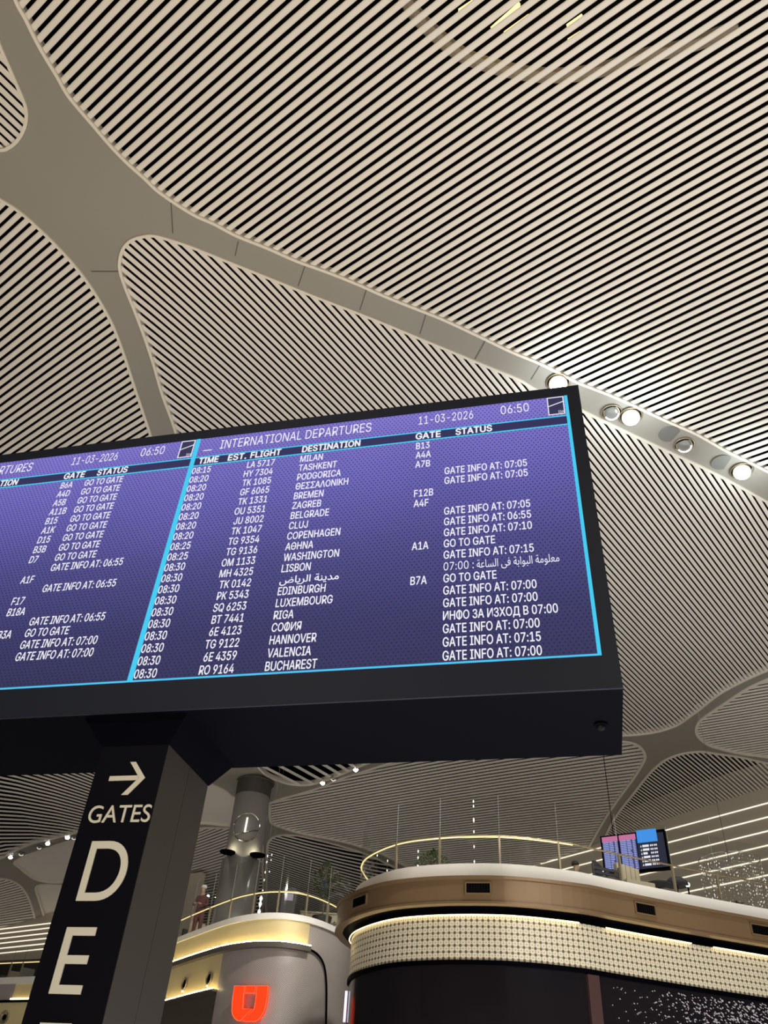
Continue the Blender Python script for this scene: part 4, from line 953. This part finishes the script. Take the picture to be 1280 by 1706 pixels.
# seated people
def person(P, face, label, shirt, hair, stand=False):
    """figure with the pelvis at P, looking along the plan angle face; seated unless stand"""
    t = thing('person', P, label, 'person'); f = np.array([math.cos(face), math.sin(face), 0]); s = np.array([-f[1], f[0], 0]); P = np.array(P, float)
    J = {'pel': P, 'waist': P + ZZ * .18, 'chest': P + ZZ * .40 + f * .03, 'neck': P + ZZ * .56 + f * .03, 'head0': P + ZZ * .64 + f * .05, 'head1': P + ZZ * .74 + f * .06, 'head2': P + ZZ * .83 + f * .05}
    Rr = {'pel': .15, 'waist': .135, 'chest': .15, 'neck': .055, 'head0': .070, 'head1': .088, 'head2': .060}
    Ed = [('pel', 'waist'), ('waist', 'chest'), ('chest', 'neck'), ('neck', 'head0'), ('head0', 'head1'), ('head1', 'head2')]
    for q in (-1, 1):
        n = 'R' if q < 0 else 'L'
        kn, an, to = (s * .10 * q + f * .03 - ZZ * .46, s * .10 * q - ZZ * .85, s * .11 * q + f * .14 - ZZ * .895) if stand else (s * .11 * q + f * .45, s * .11 * q + f * .47 - ZZ * .40, s * .12 * q + f * .62 - ZZ * .44)
        hip = s * .09 * q + (-ZZ * .06 if stand else f * .08 - ZZ * .02)
        for nm, pos, r in (('sh', P + ZZ * .49 + s * .17 * q, .065), ('el', P + ZZ * .24 + s * .23 * q + f * .10, .046), ('wr', P + ZZ * .22 + s * .10 * q + f * .32, .030), ('hd', P + ZZ * .23 + s * .07 * q + f * .40, .036), ('hip', P + hip, .10), ('kn', P + kn, .065), ('an', P + an, .042), ('to', P + to, .035)):
            J[nm + n] = pos; Rr[nm + n] = r
        Ed += [('chest', 'sh' + n), ('sh' + n, 'el' + n), ('el' + n, 'wr' + n), ('wr' + n, 'hd' + n), ('pel', 'hip' + n), ('hip' + n, 'kn' + n), ('kn' + n, 'an' + n), ('an' + n, 'to' + n)]
        for w in range(4):
            nm = 'fi%d%s' % (w, n); J[nm] = J['hd' + n] + f * (.075 + .01 * (w in (1, 2))) + s * (w - 1.5) * .020 - ZZ * .02; Rr[nm] = .009; Ed.append(('hd' + n, nm))
        J['th' + n] = J['hd' + n] + f * .03 - s * .045 * q; Rr['th' + n] = .010; Ed.append(('hd' + n, 'th' + n))
    J['nose'] = J['head1'] + f * .10 - ZZ * .015; Rr['nose'] = .014; Ed.append(('head1', 'nose'))
    names = list(J); me = bpy.data.meshes.new('body'); me.from_pydata([tuple(J[n] - P) for n in names], [(names.index(a), names.index(c)) for a, c in Ed], [])
    o = bpy.data.objects.new('body', me); COL.objects.link(o); o.parent = t
    md = o.modifiers.new('skin', 'SKIN'); sv = me.skin_vertices[0].data
    for q, n in enumerate(names): sv[q].radius = (Rr[n], Rr[n])
    sv[0].use_root = True
    o.modifiers.new('sub', 'SUBSURF').levels = 1; o.modifiers['sub'].render_levels = 2
    bpy.context.view_layer.update(); dg = bpy.context.evaluated_depsgraph_get(); nm2 = bpy.data.meshes.new_from_object(o.evaluated_get(dg))
    o.modifiers.clear(); o.data = nm2; nm2.materials.clear(); nm2.materials.append(M_SKIN); nm2.materials.append(shirt)
    for pl in nm2.polygons:
        c = pl.center; pl.material_index = 0 if (c.z > .565 or (np.array(c) @ f > .33 and .12 < c.z < .4)) else 1
    k = MB(); hc = J['head2'] - ZZ * .03 - f * .012; k.lathe(hc, [(0.098, -.03), (0.101, .015), (0.085, .06), (0.045, .085), (0.004, .093)], 16); k.build('hair', hair, t, True)
    return t
P = at_y(337, 1500, 29.0)
person((P[0], P[1], 7.32 + .93), -1.75, 'person in maroon top and white cap standing behind the left pavilion rail', M_SHIRT, M_HAIRW, True)
P2 = at_y(957, 1450, 22.5)
person((P2[0], P2[1], 7.32 + .52), -0.4, 'person in dark clothes with dark hair seated on the right terrace', M_DARKFAB, M_HAIRD)
def armchair(P, face, label, fab, group='terrace chairs'):
    t = thing('armchair', (P[0], P[1], 7.32), label, 'armchair', group); f = np.array([math.cos(face), math.sin(face), 0]); s = np.array([-f[1], f[0], 0]); O = np.array([P[0], P[1], 7.32])
    k = MB(); k.box(O + ZZ * .40, f * .28, s * .27, ZZ * .07); k.build('seat', fab, t)
    k = MB(); k.box(O - f * .27 + ZZ * .66, f * .05 , s * .27, ZZ * .27); k.build('backrest', fab, t)
    for q in (-1, 1):
        k = MB(); k.box(O + s * q * .29 + ZZ * .56, f * .26, s * .025, ZZ * .03); k.bar(O + s * q * .29 + f * .22 + ZZ * .4, O + s * q * .29 + f * .22 + ZZ * .55, .02); k.build('armrest', M_POT, t)
        for e in (-1, 1):
            k = MB(); k.bar(O + s * q * .24 + f * e * .24, O + s * q * .24 + f * e * .24 + ZZ * .34, .02); k.build('leg', M_POT, t)
    return t
armchair(P2, -0.4, 'dark armchair under the person in dark clothes', M_DARKFAB)
P3 = at_y(978, 1450, 21.2); armchair(P3, 2.6, 'dark empty armchair facing the person in dark clothes', M_DARKFAB)
for px, py, lb, fb in ((322,1558,'dark armchair at the left end of the left pavilion terrace', M_DARKFAB), (336,1550,'grey armchair on the left pavilion terrace beside the dark one', M_FABRIC)):
    P = at_y(px, py, 31.2 if px < 330 else 30.0); armchair(P, -0.8, lb, fb)
Yf = fr[8][1] + 1.6
for px, lb, fb, fa in ((6,'dark armchair at the left edge of the far left terrace', M_DARKFAB, 0.3), (27,'beige cushioned armchair in the middle of the far left terrace', M_FABRIC, 1.9), (43,'grey armchair right of the beige one on the far left terrace', mat('grey_fabric', (0.22, 0.23, 0.20), 0.8), 2.2)):
    P = at_y(px, 1620, Yf + (1.0 if px == 27 else 0.0)); armchair(P, fa, lb, fb)
# right terrace: slatted screen, booth, table lamp, table, chandelier
P = at_y(1010, 1450, 20.75); t = thing('slatted_screen', (P[0], P[1], 7.32), 'low dark screen of level slats beside the beige booth', 'screen')
k = MB()
for q in range(7): k.box((P[0], P[1], 7.42 + q * .10), (.36, .12, 0), (-.008, .02, 0), (0, 0, .032))
k.build('slats', M_DARKFAB, t)
for e in (-1, 1):
    k = MB(); k.box((P[0] + e * .35, P[1] + e * .117, 7.72), (.02, 0, 0), (0, .03, 0), (0, 0, .40)); k.build('post', M_POT, t)
P = at_y(1047, 1455, 21.1); t = thing('booth_seat', (P[0], P[1], 7.32), 'beige booth seat with tall channelled backrest on the right terrace', 'booth')
for q in range(5):
    k = MB(); k.box((P[0] - .26 + q * .13, P[1] + .05 * q, 7.32 + .49), (.058, .02, 0), (-.02, .06, 0), (0, 0, .49 - .012 * q)); k.build('backrest_panel', M_FABRIC, t)
k = MB(); k.box((P[0] + .1, P[1] - .2, 7.32 + .24), (.38, .12, 0), (-.06, .2, 0), (0, 0, .24)); k.build('seat', M_FABRIC, t)
P = at_y(1146, 1474, 21.9); t = thing('table_lamp', (P[0], P[1], 7.32), 'table lamp with glowing white globe under a dark canopy', 'lamp')
k = MB(); k.lathe((P[0], P[1], 7.32), [(.14, 0), (.14, .02), (.02, .04), (.02, P[2] - 7.32 - .06)], 16); k.build('stand', M_BLACK, t)
k = MB(); k.ball(P, .062, .062, .062, 14, 10); k.build('globe', M_GLINT_GLOBE, t, True)
k = MB(); c = P + np.array([-.26, .06, .09]); k.lathe(c, [(.30, -.12), (.28, -.02), (.17, .07), (.02, .10)], 20); k.bar(c + (.2, 0, -.02), P + (0, 0, .05), .012); k.bar(c - (0, 0, .1), (c[0], c[1], 7.33), .02); k.build('canopy', M_DARKFAB, t, True)
P = at_y(1098, 1474, 21.6); t = thing('side_table', (P[0], P[1], 7.32), 'dark round side table just behind the slab edge', 'table')
k = MB(); k.lathe((P[0], P[1], P[2]), [(.06, -.07), (.30, -.01), (.31, .02), (.30, .03)], 20); k.build('table_top', M_DARKFAB, t)
k = MB(); k.lathe((P[0], P[1], 7.32), [(.16, 0), (.16, .02), (.025, .04), (.025, P[2] - 7.36)], 14); k.build('stand', M_BLACK, t)
# sparkling crystal chandelier
CHY = 24.5; ca, cb = at_y(1168, 1436, CHY), at_y(1262, 1432, CHY); cc = (ca + cb) / 2; CR = abs(cb[0] - ca[0]) / 2; ztop = cc[2]; zbot = 7.55
CH = thing('crystal_chandelier', (cc[0], cc[1], zbot), 'tall drum of sparkling crystal strands at the right end of the terrace', 'chandelier')
k = MB(); k.tube([(cc[0] + CR * math.cos(a), cc[1] + CR * math.sin(a), ztop) for a in np.linspace(0, 6.2832, 40)[:-1]], .012, 5, True)
for a in (0, 1.57): k.bar((cc[0] - CR * math.cos(a), cc[1] - CR * math.sin(a), ztop), (cc[0] + CR * math.cos(a), cc[1] + CR * math.sin(a), ztop), .01, 5)
k.bar((cc[0], cc[1], ztop), (cc[0], cc[1], 15.0), .008, 5); k.build('ring_frame', M_CHROME, CH)
rr = random.Random(11); k = MB(); kw = MB(); kd = MB()
for q in range(46):
    a = 6.2832 * q / 46; R1 = CR * (1.0 if q % 3 else 0.72); X, Y_ = cc[0] + R1 * math.cos(a), cc[1] + R1 * math.sin(a)
    kw.bar((X, Y_, ztop), (X, Y_, zbot + .1 * rr.random()), .0022, 3)
    for z in np.arange(zbot + .05 + .08 * rr.random(), ztop, .105):
        g_ = rr.random(); (k if g_ < .30 else kd).lathe((X + rr.uniform(-.02, .02), Y_, z), [(.002, -.022), (.012, 0), (.002, .018)], 5)
o = k.build('lit_crystal', mat('lit_crystal', (1, 1, 1), .1, emit=(1, .96, .86), strength=.85), CH); o['kind'] = 'stuff'
o = kd.build('crystal', mat('dull_crystal', (.55, .53, .48), .15, metal=.4), CH); o['kind'] = 'stuff'
kw.build('strand', M_STEEL, CH)
P = at_y(1228, 1500, 24.4); bush(1226, 1500, 22.5, 0.36, 'dark leafy plant in front of the crystal strands', 9)
# ================================================================== SMALL FAR FLIGHT BOARD
FB0 = at_y(1003, 1397, 29.0); ya = 0.56
fh = np.array([math.cos(ya), -math.sin(ya), 0]); fd = np.array([math.sin(ya), math.cos(ya), 0])
def fpl(px, py):
    r = ray(px, py); q = EYE + r * (((FB0 - EYE) @ fd) / (r @ fd)) - FB0; return q @ fh, q[2]
def fp3(a, c, b=0.0): return FB0 + fh * a + ZZ * c + fd * b
def fbx(k, a0, a1, c0, c1, b0, b1): k.box(fp3((a0 + a1) / 2, (c0 + c1) / 2, (b0 + b1) / 2), fh * abs(a1 - a0) / 2, fd * (b1 - b0) / 2, ZZ * abs(c1 - c0) / 2)
aR, _ = fpl(1107, 1400); _, cB = fpl(1060, 1449); aM, _ = fpl(1060, 1400); aD, _ = fpl(1031, 1400); aE, cT2 = fpl(1094, 1387)
FBT = thing('flight_information_board', FB0, 'small far board with two purple flight lists and a blue-headed gate panel', 'information board')
k = MB(); fbx(k, -.06, aR + .05, cB - .05, .08, 0.0, .25); k.build('cabinet', M_BLACK, FBT)
k = MB(); fbx(k, aR * .18, aR * .18 + .02, .08, 7.5, .1, .12); k.build('hanger', M_BLACK, FBT)
M_FPUR = mat('far_screen_purple', (0, 0, 0), .5, emit=(.055, .055, .17), strength=1.0); M_PINK = mat('far_screen_pink', (0, 0, 0), .5, emit=(.58, .17, .34), strength=1.0)
M_FNAVY = mat('far_screen_navy', (0, 0, 0), .5, emit=(.012, .016, .04), strength=1.0); M_FBLUE = mat('far_screen_blue', (0, 0, 0), .5, emit=(.05, .30, .85), strength=1.0); M_FLIST = mat('far_screen_list', (0, 0, 0), .5, emit=(.36, .42, .85), strength=1.0)
hh = abs(cB) * .13
for a0, a1 in ((0, aD - .03), (aD + .02, aM)):
    k = MB(); fbx(k, a0, a1, cB, 0.03, -.01, 0.0); s = k.build('list_screen', M_FPUR, FBT)
    k = MB(); fbx(k, a0, a1, -hh, 0.03, -.016, -.01); k.build('pink_header', M_PINK, s)
    k = MB(); rr = random.Random(5); nrow = 17
    for q in range(nrow):
        c = -hh - (abs(cB) - hh) * (q + .7) / (nrow + .5); w = a1 - a0
        for u, v in ((.05, .14), (.20, .20), (.44, .18 + .1 * rr.random()), (.78, .16)): fbx(k, a0 + w * u, a0 + w * (u + v), c, c + (abs(cB) - hh) / (nrow + .5) * .55, -.014, -.011)
    k.build('list_rows', M_FLIST, s)
k = MB(); fbx(k, aM + .03, aR, cB, -.02, -.01, 0.0); s = k.build('gate_screen', M_FNAVY, FBT)
k = MB(); fbx(k, aM + .05, aE, -.30, .12, -.03, -.01); k.build('blue_header', M_FBLUE, s)
k = MB(); wd = aE - aM; ch_ = (abs(cB) - .42) / 6
for q in range(6):
    c = -.36 - ch_ * (q + .75)
    k.prism([fp3(aM + wd * (.16), c, -.016), fp3(aM + wd * .22, c, -.016), fp3(aM + wd * .19, c + ch_ * .62, -.016)], fd * .004)
    fbx(k, aM + wd * .26, aM + wd * (.56 if q != 2 else .46), c, c + ch_ * .58, -.016, -.012)
    for u in (.62, .70, .80, .88): fbx(k, aM + wd * u, aM + wd * (u + .055), c + ch_ * .05, c + ch_ * .52, -.016, -.012)
k.build('gate_rows', M_WHITETEXT, s)
